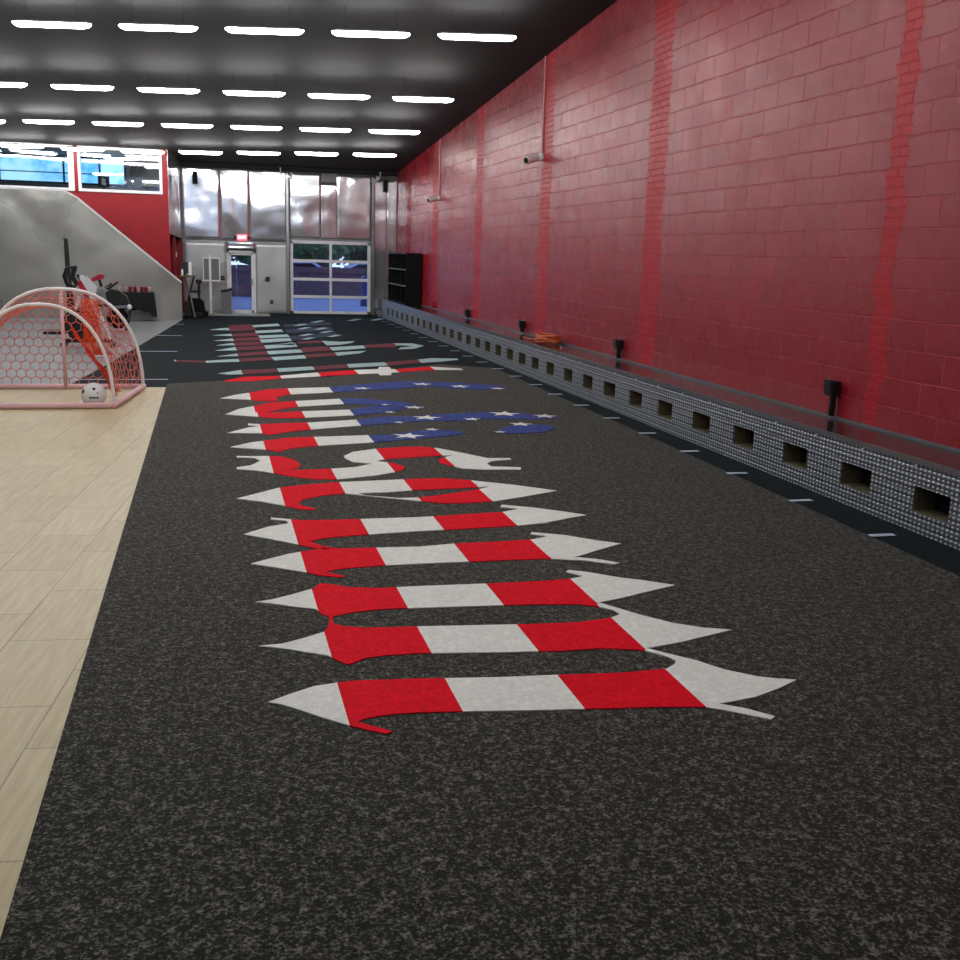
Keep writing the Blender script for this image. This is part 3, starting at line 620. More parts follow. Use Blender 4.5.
# mezzanine room
struct(MB().box(LX - 2, -0.88, RYW + 0.1, 46, 2.50, 2.60).build('floor', M['grey_mat']))
struct(MB().box(LX - 2, -0.2, RYW + 0.1, 46.4, 5.0, 5.1).build('ceiling', M['mezz_grey']))
struct(MB().box(-0.3, -0.2, BY + 0.3, 46.2, 2.2, 5.0).build('wall_side', M['mezz_grey']))
struct(MB().box(-0.95, -0.2, BY + 0.2, BY + 0.3, 2.6, 5.0).build('wall_side', M['mezz_grey']))
struct(MB().box(LX - 2, -0.2, 46, 46.15, 2.2, 5.0).build('wall_end', M['mezz_grey']))
struct(MB().box(LX - 2.1, LX - 2, RYW, 46, 2.2, 5.0).build('wall_side', M['mezz_grey']))
struct(MB().box(LX - 2, -0.85, RYW + 0.1, RYW + 0.2, 4.5, 5.0).build('wall_side', M['mezz_grey']))
w3 = struct(MB().box(-7.8, -3.15, 45.85, 45.95, 3.90, 3.97).box(-7.8, -3.15, 45.85, 45.95, 4.90, 4.97).box(-3.20, -3.12, 45.85, 45.95, 3.9, 4.97)
    .box(-4.15, -4.08, 45.85, 45.95, 3.9, 4.97).box(-5.5, -5.43, 45.85, 45.95, 3.9, 4.97).box(-7.8, -3.15, 45.86, 45.95, 4.30, 4.34).build('window_3', M['dark_glass']))
MB().box(-7.8, -3.15, 45.96, 45.98, 3.95, 4.92).build('pane', M['daylight'], w3)

# ================================================================= strip lights
def strip_light():
    t = thing('strip_light', None, 'ceiling light', (0, 0, 0))
    L, h = 0.46, 0.045
    MB().prism([(-0.022, 0.0), (0.022, 0.0), (0.022, 0.02), (-0.022, 0.02)], 'x', -L * 0.9, L * 0.9).build('housing', M['black'], t)
    b = MB()
    # rounded lens, pulled in at both ends
    prof = [(-0.055, -0.012), (-0.03, 0.0), (0.03, 0.0), (0.055, -0.012), (0.045, -0.045), (0.0, -0.058), (-0.045, -0.045)]
    rings = []
    for x, s in ((-L, 0.35), (-L + 0.04, 0.85), (-L + 0.09, 1), (L - 0.09, 1), (L - 0.04, 0.85), (L, 0.35)):
        rings.append([b.bm.verts.new((x, p[0] * s, -0.004 + p[1] * s)) for p in prof])
    n = len(prof)
    for A, B in zip(rings, rings[1:]):
        for k in range(n):
            b.bm.faces.new((A[k], A[(k + 1) % n], B[(k + 1) % n], B[k]))
    b.bm.faces.new(rings[0][::-1]); b.bm.faces.new(rings[-1])
    b.build('lens', M['lamp'], t)
    for s in (-1, 1):
        MB().tube([(s * 0.3, 0, 0.0), (s * 0.3, 0, 1.0)], 0.003, 6).build('hanger', M['black'], t)
    return t
proto_light = strip_light()
rows_l = [(3.49, 23.2, 1.20, -0.32, 3.65), (3.34, 19.84, 1.22, -0.31, 3.78), (3.22, 16.53, 1.247, -0.26, 3.915)]
# measured rows, then the same grid carried on towards the camera
grid = []
nm = ['nearest the metal back wall', 'second from the metal back wall', 'third from the metal back wall', 'fourth from the metal back wall',
      'fifth from the metal back wall', 'sixth from the metal back wall', 'seventh from the metal back wall']
for r in range(7):
    if r < 3:
        X, Y, dx, dy, z = rows_l[r]
    else:
        X, Y, dx, dy = 3.15, 16.5 - 3.6 * (r - 2), 1.22, -0.31
        z = ceil_z(Y) - 0.30
    for i in range(8):
        x, y = X - i * dx, Y - i * dy
        if r == 0 and y > 24.5: y = 24.5
        zz = z if r >= 3 else z
        zz = min(zz, ceil_z(y) - 0.13)
        grid.append((r, i, x, y, zz))
first = True
for r, i, x, y, z in grid:
    if x < LX + 0.6: continue
    lab = 'glowing strip light %s from the red wall in the %s row from the metal wall' % (ORD[i], ORD[r])
    if first:
        o = proto_light; o.location = (x, y, z); o['label'] = lab; o['group'] = 'strip lights under the black ceiling'; first = False
    else:
        o = dup(proto_light, (x, y, z), lab, 'strip lights under the black ceiling')
    o.rotation_euler.z = -0.235
    for c in o.children:
        if c.name.startswith('hanger'): c.scale.z = ceil_z(y) - z + 0.01
# strip lights of the mezzanine room
for k, (x, y, z, lab) in enumerate([(-2.85, 39.9, 4.55, 'long strip light nearest the mezzanine window glass'),
                               (-0.45, 40.2, 4.55, 'strip light at the right edge of the mezzanine window'),
                               (-1.75, 44.4, 4.62, 'strip light deeper in the mezzanine room, above the black board'),
                               (-3.6, 43.4, 4.22, 'low strip light in front of the blue mezzanine window'),
                               (-1.1, 43.2, 4.2, 'low strip light in front of the black board in the mezzanine'),
                               (-2.35, 45.4, 4.12, 'lowest strip light at the far end of the mezzanine room')]):
    o = dup(proto_light, (x, y, z), lab, 'strip lights in the mezzanine room')
    o.scale = (1.25, 1, 1)
    for c in o.children:
        if c.name.startswith('hanger'): c.scale.z = 5.0 - z + 0.01
# things in the mezzanine
o = tag(MB().box(-2.95, -1.0, 45.75, 45.99, 3.9, 4.85).build('wall_board', M['black'], at=(-2, 45.9, 3.9)), 'wide black board on the far wall of the mezzanine room', 'board')
o = thing('poster', 'black square sign with a white mark by the blue mezzanine window', 'sign', (-3.65, 42.0, 2.6))
MB().box(-3.85, -3.45, 42.0, 42.05, 3.66, 4.04).build('panel', M['black'], o)
MB().prism([(-3.72, 3.74), (-3.60, 3.70), (-3.55, 3.77), (-3.61, 3.84), (-3.56, 3.91), (-3.66, 3.98), (-3.72, 3.94)], 'y', 41.97, 41.995).build('white_mark', M['white'], o)
MB().box(-3.70, -3.62, 42.0, 42.04, 2.6, 3.66).build('post', M['black'], o)
o = thing('round_sign', 'round beige disc standing in the mezzanine room', 'sign', (-2.45, 42.0, 2.6))
MB().lathe([(0.17, -0.03), (0.19, 0), (0.17, 0.03)], (-2.45, 42.0, 3.82), 24, 'y').build('disc', M['beige'], o)
MB().box(-2.48, -2.42, 42.0, 42.04, 2.6, 3.55).build('post', M['black'], o)
o = tag(MB().box(-2.2, -1.5, 42.6, 42.9, 2.6, 3.70, bev=0.02).build('display_case', M['car'], at=(-1.85, 42.7, 2.6)), 'pale blue case at the right end of the mezzanine room', 'case')

# ================================================================= bench along the red wall
bench = thing('plate_bench', 'long low diamond plate bench with square openings along the red block wall', 'bench', (4.4, 14, 0))
holes = [6.09, 6.87, 7.66, 8.44, 9.22, 9.95, 10.69, 11.38, 12.08, 12.79, 13.44, 14.05, 14.68]
while holes[-1] < 25.2: holes.append(holes[-1] + 0.64)
y = 6.09
while y > 1.2:
    y -= 0.78; holes.insert(0, y)
BY0, BY1 = 0.4, 26.6
HZ0, HZ1, HW = 0.125, 0.285, 0.17
mids = [BY0] + [(a + b) / 2 for a, b in zip(holes, holes[1:])] + [BY1]
jn = [0]
per = 4
idx = list(range(0, len(holes), per)) + [len(holes)]
for a, b in zip(idx, idx[1:]):
    if b <= a: continue
    ya, yb = mids[a], mids[b] if b < len(mids) else BY1
    p = MB()
    cur = ya + 0.003
    p.box(BX, BX + 0.012, cur, yb - 0.003, HZ1, BH)
    p.box(BX, BX + 0.012, cur, yb - 0.003, 0.0, HZ0)
    edges = []
    for h in holes[a:b]:
        hw = HW if h < 11 else HW * 0.95
        p.box(BX, BX + 0.012, cur, h - hw, HZ0, HZ1)
        cur = h + hw
    p.box(BX, BX + 0.012, cur, yb - 0.003, HZ0, HZ1)
    p.build('face_plate', M['diamond'], bench)
    for yy in [ya + 0.06 + (yb - ya - 0.12) * q / 5 for q in range(6)]:
        pass
for h in holes:
    hw = HW if h < 11 else HW * 0.95
    d = 0.16
    p = MB()
    p.box(BX + 0.013, BX + d, h - hw - 0.015, h - hw, HZ0 - 0.015, HZ1 + 0.015)
    p.box(BX + 0.013, BX + d, h + hw, h + hw + 0.015, HZ0 - 0.015, HZ1 + 0.015)
    p.box(BX + 0.013, BX + d, h - hw, h + hw, HZ0 - 0.015, HZ0)
    p.box(BX + 0.013, BX + d, h - hw, h + hw, HZ1, HZ1 + 0.015)
    ln = p.build('opening_liner', M['ply'], bench)
    MB().box(BX + d + 0.002, BX + d + 0.01, h - hw - 0.02, h + hw + 0.02, HZ0 - 0.02, HZ1 + 0.02).build('shade_board', M['black'], ln)  # black sheet stands in for the shade deep inside the opening
MB().box(BX - 0.006, WX - 0.006, BY0, BY1, BH, BH + 0.012).build('top_sheet', M['bench_top'], bench)
MB().box(BX - 0.008, BX + 0.0, BY0, BY1, BH - 0.02, BH + 0.014).build('front_edge', M['steel'], bench)
MB().box(WX - 0.02, WX - 0.002, BY0, BY1, BH + 0.0125, BH + 0.030).build('back_edge', M['grey_plastic'], bench)
for k in range(45):
    y = 1.0 + k * 0.56
    MB().lathe([(0.008, -0.005), (0.010, 0.0)], (BX - 0.003, y, BH - 0.035), 8, 'x').build('rivet', M['shiny_white'], bench)

# ---- outlet boxes on conduits above the bench
outlets = [(7.04, 0.755, 'black outlet box on a short conduit nearest the camera, above the bench', 'black'),
           (11.43, 0.70, 'black outlet box on a short conduit, nearer side of the coiled orange cord', 'black'),
           (15.37, 0.66, 'black outlet box on a short conduit just beyond the coiled orange cord', 'black'),
           (18.9, 0.63, 'black outlet box farthest along the red wall', 'black'),
           (22.05, 0.62, 'red painted outlet box beside the black lockers', 'red')]
for y, zt, lab, c in outlets:
    m = M['black'] if c == 'black' else M['red_paint']
    t = thing('outlet_box', lab, 'outlet box', (WX - 0.05, y, BH + 0.031), 'outlet boxes above the bench' if c == 'black' else None)
    hs = MB().box(WX - 0.09, WX - 0.012, y - 0.055, y + 0.055, zt - 0.125, zt - 0.01, bev=0.008).build('housing', m, t)
    MB().box(WX - 0.10, WX - 0.085, y - 0.045, y + 0.045, zt - 0.10, zt, bev=0.004).build('cover_flap', m, hs)
    MB().tube([(WX - 0.04, y, zt - 0.12), (WX - 0.04, y, BH + 0.034)], 0.026, 10).build('conduit', m, t)
    MB().tube([(WX - 0.07, y - 0.03, zt - 0.12), (WX - 0.075, y - 0.035, max(zt - 0.2, BH + 0.09)), (WX - 0.07, y - 0.02, BH + 0.05)], 0.011, 6).build('cable', m, t)

# ---- coil of orange cord lying on the bench
random.seed(9)
pts = []
for k in range(220):
    a = k * 0.34
    w = 1 + 0.12 * math.sin(a * 0.37 + 1) + 0.05 * math.sin(k)
    r = 0.26 * w
    pts.append((4.42 + 0.13 * w * math.cos(a), 13.62 + r * math.sin(a) * 1.0, BH + 0.042 + 0.085 * (k / 220) + 0.012 * math.sin(a * 1.7)))
pts += [(4.36, 13.9, BH + 0.05), (4.34, 14.15, BH + 0.025), (4.33, 14.4, BH + 0.025), (4.36, 14.6, BH + 0.025)]
tag(MB().tube(pts, 0.011, 5).build('extension_cord', M['cord_orange'], smooth=True, at=(4.42, 13.6, BH)), 'orange extension cord coiled on top of the diamond plate bench', 'cord')

# ---- security cameras with their conduits
for y, z, lab, big in ((14.8, 2.96, 'white bullet camera on the red wall, the one nearer the lens', 1.15), (21.75, 2.70, 'white bullet camera on the red wall, the one nearer the lockers', 1.0)):
    t = thing('security_camera', lab, 'camera', (WX - 0.02, y, z))
    MB().lathe([(0.055, -0.02), (0.06, 0.0), (0.05, 0.02)], (WX - 0.02, y, z + 0.02), 14, 'x').build('base', M['white'], t)
    MB().tube([(WX - 0.03, y, z + 0.02), (WX - 0.10, y, z - 0.01), (WX - 0.13, y + 0.02, z)], 0.018, 8).build('arm', M['white'], t)
    s = big
    d = Vector((-0.65, -0.30, -0.22)).normalized()
    c = Vector((WX - 0.14, y, z))
    br = MB().tube([c - d * 0.08 * s, c - d * 0.07 * s, c + d * 0.11 * s, c + d * 0.12 * s], [0.03 * s, 0.048 * s, 0.052 * s, 0.046 * s], 12).build('barrel', M['white'], t)
    MB().tube([c + d * 0.12 * s, c + d * 0.128 * s], 0.036 * s, 12).build('lens', M['dark_glass'], br)
    pl = tag(MB().tube([(WX - 0.016, y, z + 0.07), (WX - 0.016, y, ceil_z(y) - 0.005)], 0.014, 8).build('conduit_pipe', M['pink_pipe'], at=(WX - 0.016, y, z + 0.05)),
        'thin painted conduit pipe running up the red wall above the %s bullet camera' % ('nearer' if big > 1.05 else 'farther'), 'pipe')

# ---- black lockers on the bench in the corner
lk = thing('locker_cabinet', 'black open locker cabinet standing on the bench in the far right corner', 'locker', (4.4, 24.7, BH + 0.012))
LX0, LX1, LY0, LY1, LZ0, LZ1 = 4.24, WX - 0.024, 23.45, 25.85, BH + 0.0145, 1.60
MB().box(LX0, LX1, LY0, LY0 + 0.03, LZ0, LZ1).build('side_panel', M['black_matte'], lk)
MB().box(LX0, LX1, LY1 - 0.03, LY1, LZ0, LZ1).build('side_panel', M['black_matte'], lk)
MB().box(LX1 - 0.02, LX1, LY0 + 0.03, LY1 - 0.03, LZ0, LZ1).build('back_panel', M['black_matte'], lk)
MB().box(LX0, LX1 - 0.02, LY0 + 0.03, LY1 - 0.03, LZ1 - 0.03, LZ1).build('top_panel', M['black_matte'], lk)
MB().box(LX0, LX1 - 0.02, LY0 + 0.03, LY1 - 0.03, LZ0, LZ0 + 0.03).build('bottom_panel', M['black_matte'], lk)
for z in (0.86, 1.22):
    MB().box(LX0 - 0.004, LX1 - 0.02, LY0 + 0.03, LY1 - 0.03, z, z + 0.022).build('shelf', M['grey_plastic'], lk)
for yy in (24.1, 24.75, 25.35):
    MB().box(LX0, LX1 - 0.02, yy, yy + 0.02, LZ0 + 0.03, LZ1 - 0.03).build('divider', M['black_matte'], lk)
tag(MB().box(4.26, 4.4, 25.95, 25.98, BH + 0.015, BH + 0.25).build('metal_bracket', M['steel'], at=(4.33, 25.96, BH + 0.012)), 'small steel plate standing on the bench beside the lockers', 'plate')

# ================================================================= letters inlaid in the turf
def inlay(b, poly, z0, z1, bands, cols):
    """thin slab cut along the lengthwise colour bands"""
    bm = b.bm
    vs = [bm.verts.new((p[0], p[1], z1)) for p in poly]
    f = bm.faces.new(vs)
    if f.normal.z < 0 or True:
        f.normal_update()
        if f.normal.z < 0: f.normal_flip()
    res = bmesh.ops.triangulate(bm, faces=[f])
    faces = res['faces']
    for x in bands:
        geom = []
        vset = {v for fc in faces for v in fc.verts}
        eset = {e for fc in faces for e in fc.edges}
        r = bmesh.ops.bisect_plane(bm, geom=list(vset) + list(eset) + faces, plane_co=(x, 0, 0), plane_no=(1, 0, 0), dist=1e-5)
        faces = [g for g in r['geom'] if isinstance(g, bmesh.types.BMFace)]
    for fc in faces:
        cx = fc.calc_center_median().x
        k = sum(1 for x in bands if cx > x)
        fc.material_index = 'WRB'.index(cols[min(k, len(cols) - 1)])
    return faces
LAB = {'m': ('turf_letter_m', 'large red and white striped blackletter letter nearest the camera, three joined strokes'),
       'n': ('turf_letter_n', 'red and white striped blackletter letter of two joined strokes, second from the camera'),
       'o': ('turf_letter_o', 'red and white striped closed blackletter letter with a slit, third from the camera'),
       'g': ('turf_letter_s', 'red and white striped letter with two curled lobes, just before the blue starred letters'),
       'h1': ('turf_letter_stroke', 'nearest blue starred letter stroke with red and white foot'),
       'h2': ('turf_letter_stroke', 'longest blue starred letter stroke, second nearest the camera'),
       'i': ('turf_letter_fork', 'blue starred letter of two strokes meeting in a point'),
       'j': ('turf_letter_cross', 'thin blue stroke and red and white crossed stroke at the edge of the heather turf')}
used = {'m': 'letter', 'n': 'letter'}
INK = [M['ink_white'], M['ink_red'], M['ink_blue']]
LOBJ = {}
for key, polys in LETTERS.items():
    b = MB()
    for cols, bands, pts in polys:
        inlay(b, pts, 0.004, 0.0085, bands, cols)
    P = [p for c_, b_, pp in polys for p in pp]
    at = (sum(p[0] for p in P) / len(P), sum(p[1] for p in P) / len(P), 0.0045)
    o = b.build(('turf_letter'), INK, at=at, normals=False)
    md = o.modifiers.new('pile', 'SOLIDIFY'); md.thickness = 0.004 * SC; md.offset = -1
    tag(o, LAB[key][1], 'floor letter', 'flag patterned blackletter letters in the turf')
    LOBJ[key] = o
# stars
def star_on(o, x, y, r, rot):
    b = MB()
    pl = []
    for k in range(10):
        a = rot + k * PI / 5
        q = r if k % 2 == 0 else r * 0.42
        pl.append((x + q * math.cos(a), y + q * math.sin(a)))
    b.prism(pl, 'z', 0.0088, 0.0105)
    b.build('star', M['ink_white'], o)
for x, y, r in STARS:
    best = min(LOBJ, key=lambda k: min((x - p[0]) ** 2 + (y - p[1]) ** 2 for c_, b_, pp in LETTERS[k] for p in pp))
    star_on(LOBJ[best], x, y, r * 1.0, 0.0)
# letters in the far, darker turf
def flat_letters(items, label):
    bs = {'w': 0, 'r': 1, 'b': 2}
    b = MB()
    for col, poly in items:
        lift = 0.001 if col == 'w' else 0.0
        bm = b.bm
        f = bm.faces.new([bm.verts.new((p[0], p[1], 0.0035 + lift)) for p in poly])
        f.normal_update()
        if f.normal.z < 0: f.normal_flip()
        f.material_index = bs[col]
    P = [p for c_, pp in items for p in pp]
    at = (sum(p[0] for p in P) / len(P), sum(p[1] for p in P) / len(P), 0.001)
    o = b.build('turf_letter', [M['far_white'], M['far_red'], M['far_blue']], at=at, normals=False)
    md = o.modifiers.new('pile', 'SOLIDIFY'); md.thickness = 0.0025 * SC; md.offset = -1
    return tag(o, label, 'floor letter', 'maroon and pale letters in the far dark turf')
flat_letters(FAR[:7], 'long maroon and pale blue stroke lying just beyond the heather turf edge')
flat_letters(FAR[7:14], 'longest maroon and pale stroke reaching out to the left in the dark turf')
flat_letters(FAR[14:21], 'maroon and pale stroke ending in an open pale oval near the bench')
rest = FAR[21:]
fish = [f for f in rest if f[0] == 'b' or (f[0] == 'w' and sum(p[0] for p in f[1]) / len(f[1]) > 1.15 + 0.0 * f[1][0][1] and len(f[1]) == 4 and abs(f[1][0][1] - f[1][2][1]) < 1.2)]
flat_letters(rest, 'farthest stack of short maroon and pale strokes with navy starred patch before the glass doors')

# ================================================================= pop-up goal with ball
GB, GF = 12.52, 10.98
def arch(xc, a, b, y, p=2.35, n=26, t0=0.0, t1=PI):
    out = []
    for k in range(n + 1):
        t = t0 + (t1 - t0) * k / n
        c, s = math.cos(t), math.sin(t)
        out.append((xc + a * math.copysign(abs(c) ** (2 / p), c), y, b * abs(s) ** (2 / p)))
    return out
goal = thing('soccer_goal', 'small arched pop-up goal with pink tubes and red netting on the wood floor', 'goal', (-1.6, 11.75, 0))
AB = (-1.60, 0.84, 1.11); AF = (-1.60, 0.65, 1.02)
MB().tube(arch(*AB, GB), 0.019, 8).build('back_arch', M['arch_tube'], goal, smooth=True)
MB().tube(arch(*AF, GF), 0.017, 8).build('front_arch', M['arch_tube'], goal, smooth=True)
R0 = 0.031
MB().tube([(-2.25, GF, R0), (-0.95, GF, R0)], R0, 10).build('base_tube', M['pink_tube'], goal, smooth=True)
MB().tube([(-2.44, GB, R0), (-0.76, GB, R0)], R0 * 0.9, 10).build('base_tube', M['pink_tube'], goal, smooth=True)
MB().tube([(-0.95, GF, R0), (-0.76, GB, R0)], R0, 10).build('base_tube', M['pink_tube'], goal, smooth=True)
MB().tube([(-2.25, GF, R0), (-2.44, GB, R0)], R0, 10).build('base_tube', M['pink_tube'], goal, smooth=True)
MB().tube([(-1.585, GB - 0.03, R0), (-1.585, GB - 0.03, 1.10)], 0.02, 8).build('centre_pole', M['pink_tube'], goal, smooth=True)
for x, y in ((-0.95, GF), (-0.76, GB), (-2.25, GF), (-2.44, GB)):
    MB().ball((x, y, R0 + 0.004), 0.034).build('corner_joint', M['pink_tube'], goal, smooth=True)
def hexnet(u0, u1, v0, v1, s, fn, inside, r, name, mat, stretch=1.0):
    """hexagonal mesh of thin cords over the surface fn(u, v)"""
    b = MB()
    s3 = math.sqrt(3)
    seen = set()
    def key(p): return (round(p[0] * 500), round(p[1] * 500))
    nx = int((u1 - u0) / (s * s3)) + 2; ny = int((v1 - v0) / (s * 1.5 * stretch)) + 2
    for j in range(-1, ny):
        for i in range(-1, nx):
            cx = u0 + (i + (0.5 if j % 2 else 0)) * s * s3
            cy = v0 + j * s * 1.5 * stretch
            c = [(cx + s * math.sin(k * PI / 3), cy + s * stretch * math.cos(k * PI / 3)) for k in range(6)]
            for k in range(6):
                p, q = c[k], c[(k + 1) % 6]
                kk = tuple(sorted((key(p), key(q))))
                if kk in seen: continue
                seen.add(kk)
                if not (inside(*p) and inside(*q)): continue
                P, Q = Vector(fn(*p)), Vector(fn(*q))
                if (P - Q).length < 1e-4: continue
                b.tube([P, Q], r, 3, caps=False)
    return b.build(name, mat, goal, normals=False)
def in_arch(A, m=0.0):
    xc, a, bb = A
    return lambda u, v: v > 0.03 and (abs((u - xc) / a) ** 2.35 + abs(v / bb) ** 2.35) < 1.0 - m
hexnet(-2.45, -0.75, 0, 1.15, 0.058, lambda u, v: (u, GB + 0.03 * math.sin(u * 5) * math.sin(v * 4), v), in_arch(AB), 0.0052, 'back_net', M['net_pink'])
# sagging netting between the two arches
def roof_fn(u, v):
    t = u * PI
    def pt(A):
        c, s = math.cos(t), math.sin(t)
        return A[0] + A[1] * math.copysign(abs(c) ** (2 / 2.35), c), A[2] * abs(s) ** (2 / 2.35)
    xb, zb = pt(AB); xf, zf = pt(AF)
    sag = -0.10 * math.sin(PI * v)
    return (xf + (xb - xf) * v + sag * (1 if xb > -1.6 else -1) * 0.5, GF + (GB - GF) * v, max(0.05, zf + (zb - zf) * v + sag * math.sin(t)))
hexnet(0, 1, 0, 1, 0.024, roof_fn, lambda u, v: 0.005 < u < 0.995 and 0.0 <= v <= 1.0, 0.0050, 'roof_net', M['net_pink'], stretch=2.4)
# bright orange strip of finer mesh hanging inside the back arch
b = MB()
for k in range(15):
    x = -1.36 + 0.012 * k
    b.tube([(x + 0.010 * math.sin(z * 30 + k), GB - 0.10 - 0.02 * math.sin(k + z * 9), z) for z in [1.0 - 0.05 * q for q in range(13)]], 0.006, 4)
b.build('mesh_strip', M['orange'], goal, smooth=True)
b = MB()
for k in range(11):
    a0 = (-1.40 + 0.02 * k, GF + 0.25, 0.86 - 0.035 * k)
    a1 = (-1.02 + 0.008 * k, GF + 0.55, 0.10)
    b.tube([tuple(p + (q - p) * t + (0.05 * math.sin(PI * t) if i == 2 else 0.01 * math.sin(9 * t + k)) for i, (p, q) in enumerate(zip(a0, a1))) for t in [j / 12 for j in range(13)]], 0.005, 4)
b.build('gathered_net', M['net_orange'], goal, smooth=True)

ball = thing('soccer_ball', 'white soccer ball with dark marks on the wood floor inside the goal', 'ball', (-1.15, 11.10, 0.0))
BR = 0.122
bc = Vector((-1.15, 11.10, BR + 0.001))
MB().ball(bc, BR, sub=4).build('ball_shell', M['shiny_white'], ball, smooth=True)
def patch(dirv, rad, n, name='dark_mark', sq=1.0):
    d = Vector(dirv).normalized()
    u = d.cross(Vector((0, 0, 1))).normalized(); w = u.cross(d)
    b = MB(); vs = []
    for k in range(n):
        a = 2 * PI * k / n
        p = d * BR + (u * math.cos(a) + w * math.sin(a) * sq) * rad
        vs.append(b.bm.verts.new(bc + p.normalized() * (BR + 0.0015)))
    c = b.bm.verts.new(bc + d * (BR + 0.002))
    for k in range(n): b.bm.faces.new((c, vs[k], vs[(k + 1) % n]))
    b.build(name, M['black'], ball)
patch((-0.75, -0.55, 0.35), 0.026, 5); patch((0.10, -0.75, 0.55), 0.018, 5)
for k, a in enumerate((-0.20, -0.05, 0.10, 0.25, 0.40)):
    patch((math.sin(a), -math.cos(a), -0.12), 0.011, 4 if k % 2 else 6)
patch((0.35, -0.85, 0.25), 0.012, 3)

sh = thing('trainer_shoe', 'small red and white shoe lying on the grey mat behind the goal', 'shoe', (-1.50, 16.2, 0))
MB().box(-1.62, -1.38, 16.12, 16.26, 0.001, 0.03, bev=0.01).build('sole', M['shiny_white'], sh)
MB().prism([(-1.62, 0.031), (-1.39, 0.031), (-1.40, 0.06), (-1.48, 0.08), (-1.54, 0.12), (-1.61, 0.13)], 'y', 16.13, 16.25).build('upper', M['crimson'], sh)

# ================================================================= spin bike behind the goal
by = 18.0
bike = thing('exercise_bike', 'white and crimson exercise bike with red saddle behind the goal', 'exercise bike', (-1.85, by, 0))
def fr(name, poly, w, mat, y=by):
    return MB().prism(poly, 'y', y - w / 2, y + w / 2).build(name, mat, bike)
fr('frame', [(-1.99, 1.10), (-1.95, 1.12), (-1.92, 1.08), (-1.89, 1.10), (-1.74, 0.94), (-1.76, 0.70), (-1.66, 0.45), (-1.72, 0.42), (-1.84, 0.62), (-1.86, 0.80), (-1.98, 1.02)], 0.09, M['shiny_white'])
fr('side_cover', [(-2.00, 1.04), (-1.965, 1.03), (-1.875, 0.86), (-1.85, 0.66), (-1.92, 0.66), (-1.94, 0.82), (-2.02, 0.96)], 0.12, M['crimson'])
fr('rear_frame', [(-1.77, 0.66), (-1.80, 0.74), (-1.72, 0.90), (-1.64, 0.92), (-1.60, 0.72), (-1.66, 0.66)], 0.07, M['steel'])
MB().prism([(-1.80, 1.015), (-1.65, 1.06), (-1.615, 1.10), (-1.63, 1.135), (-1.68, 1.14), (-1.81, 1.07)], 'y', by - 0.07, by + 0.07).build('saddle', M['crimson'], bike)
fr('seat_post', [(-1.72, 1.05), (-1.68, 1.06), (-1.645, 0.95), (-1.69, 0.93)], 0.03, M['black'])
MB().tube([(-1.62, by, 0.93), (-1.53, by, 0.98)], 0.012).ball((-1.525, by, 0.985), 0.02).build('adjuster', M['black'], bike)
MB().lathe([(0.24, -0.03), (0.26, -0.015), (0.26, 0.015), (0.24, 0.03)], (-2.02, by, 0.34), 28, 'y').build('flywheel', M['black'], bike)
MB().box(-2.30, -2.24, by - 0.28, by + 0.28, 0.0, 0.06).box(-1.56, -1.50, by - 0.28, by + 0.28, 0.0, 0.06).box(-2.26, -1.54, by - 0.03, by + 0.03, 0.05, 0.11).build('base_frame', M['black'], bike)
MB().tube([(-1.68, by, 0.44), (-1.56, by, 0.08)], 0.03).tube([(-1.96, by, 0.9), (-2.25, by, 0.08)], 0.03).build('stay', M['shiny_white'], bike)
for s in (-1, 1):
    cr = MB().tube([(-1.88, by + s * 0.08, 0.36), (-1.82, by + s * 0.09, 0.30), (-1.82, by + s * 0.16, 0.30)], 0.015).build('crank', M['steel'], bike)
    MB().box(-1.88, -1.77, by + s * 0.18 - 0.04, by + s * 0.18 + 0.04, 0.285, 0.315).build('pedal', M['black'], cr)
# handlebar: black looped bars
MB().tube([(-1.98, by, 1.05), (-2.02, by, 1.12)], 0.025).build('handlebar_post', M['black'], bike)
for s in (-1, 1):
    MB().tube([(-2.04, by + s * 0.16, 1.24), (-2.16, by + s * 0.18, 1.23), (-2.21, by + s * 0.16, 1.10), (-2.18, by + s * 0.1, 0.97), (-2.08, by + s * 0.04, 0.93), (-2.0, by, 1.0)], 0.022, 8).build('handlebar', M['black'], bike, smooth=True)
MB().prism([(-2.10, 1.235), (-2.02, 1.235), (-2.06, 1.10), (-2.00, 0.98), (-2.05, 0.94), (-2.12, 1.05)], 'y', by - 0.05, by + 0.05).build('console_mount', M['black'], bike)
# tall dark upright at the frame edge: bag stand
bs = thing('punching_stand', 'tall narrow black upright post beside the exercise bike', 'post', (-2.5, 20.5, 0))
MB().prism([(-2.50, 0.05), (-2.37, 0.05), (-2.41, 1.0), (-2.44, 1.68), (-2.50, 1.70)], 'y', 20.46, 20.56).build('upright', M['black'], bs)
MB().box(-2.9, -2.3, 20.2, 20.8, 0.001, 0.05, bev=0.01).build('base', M['black'], bs)

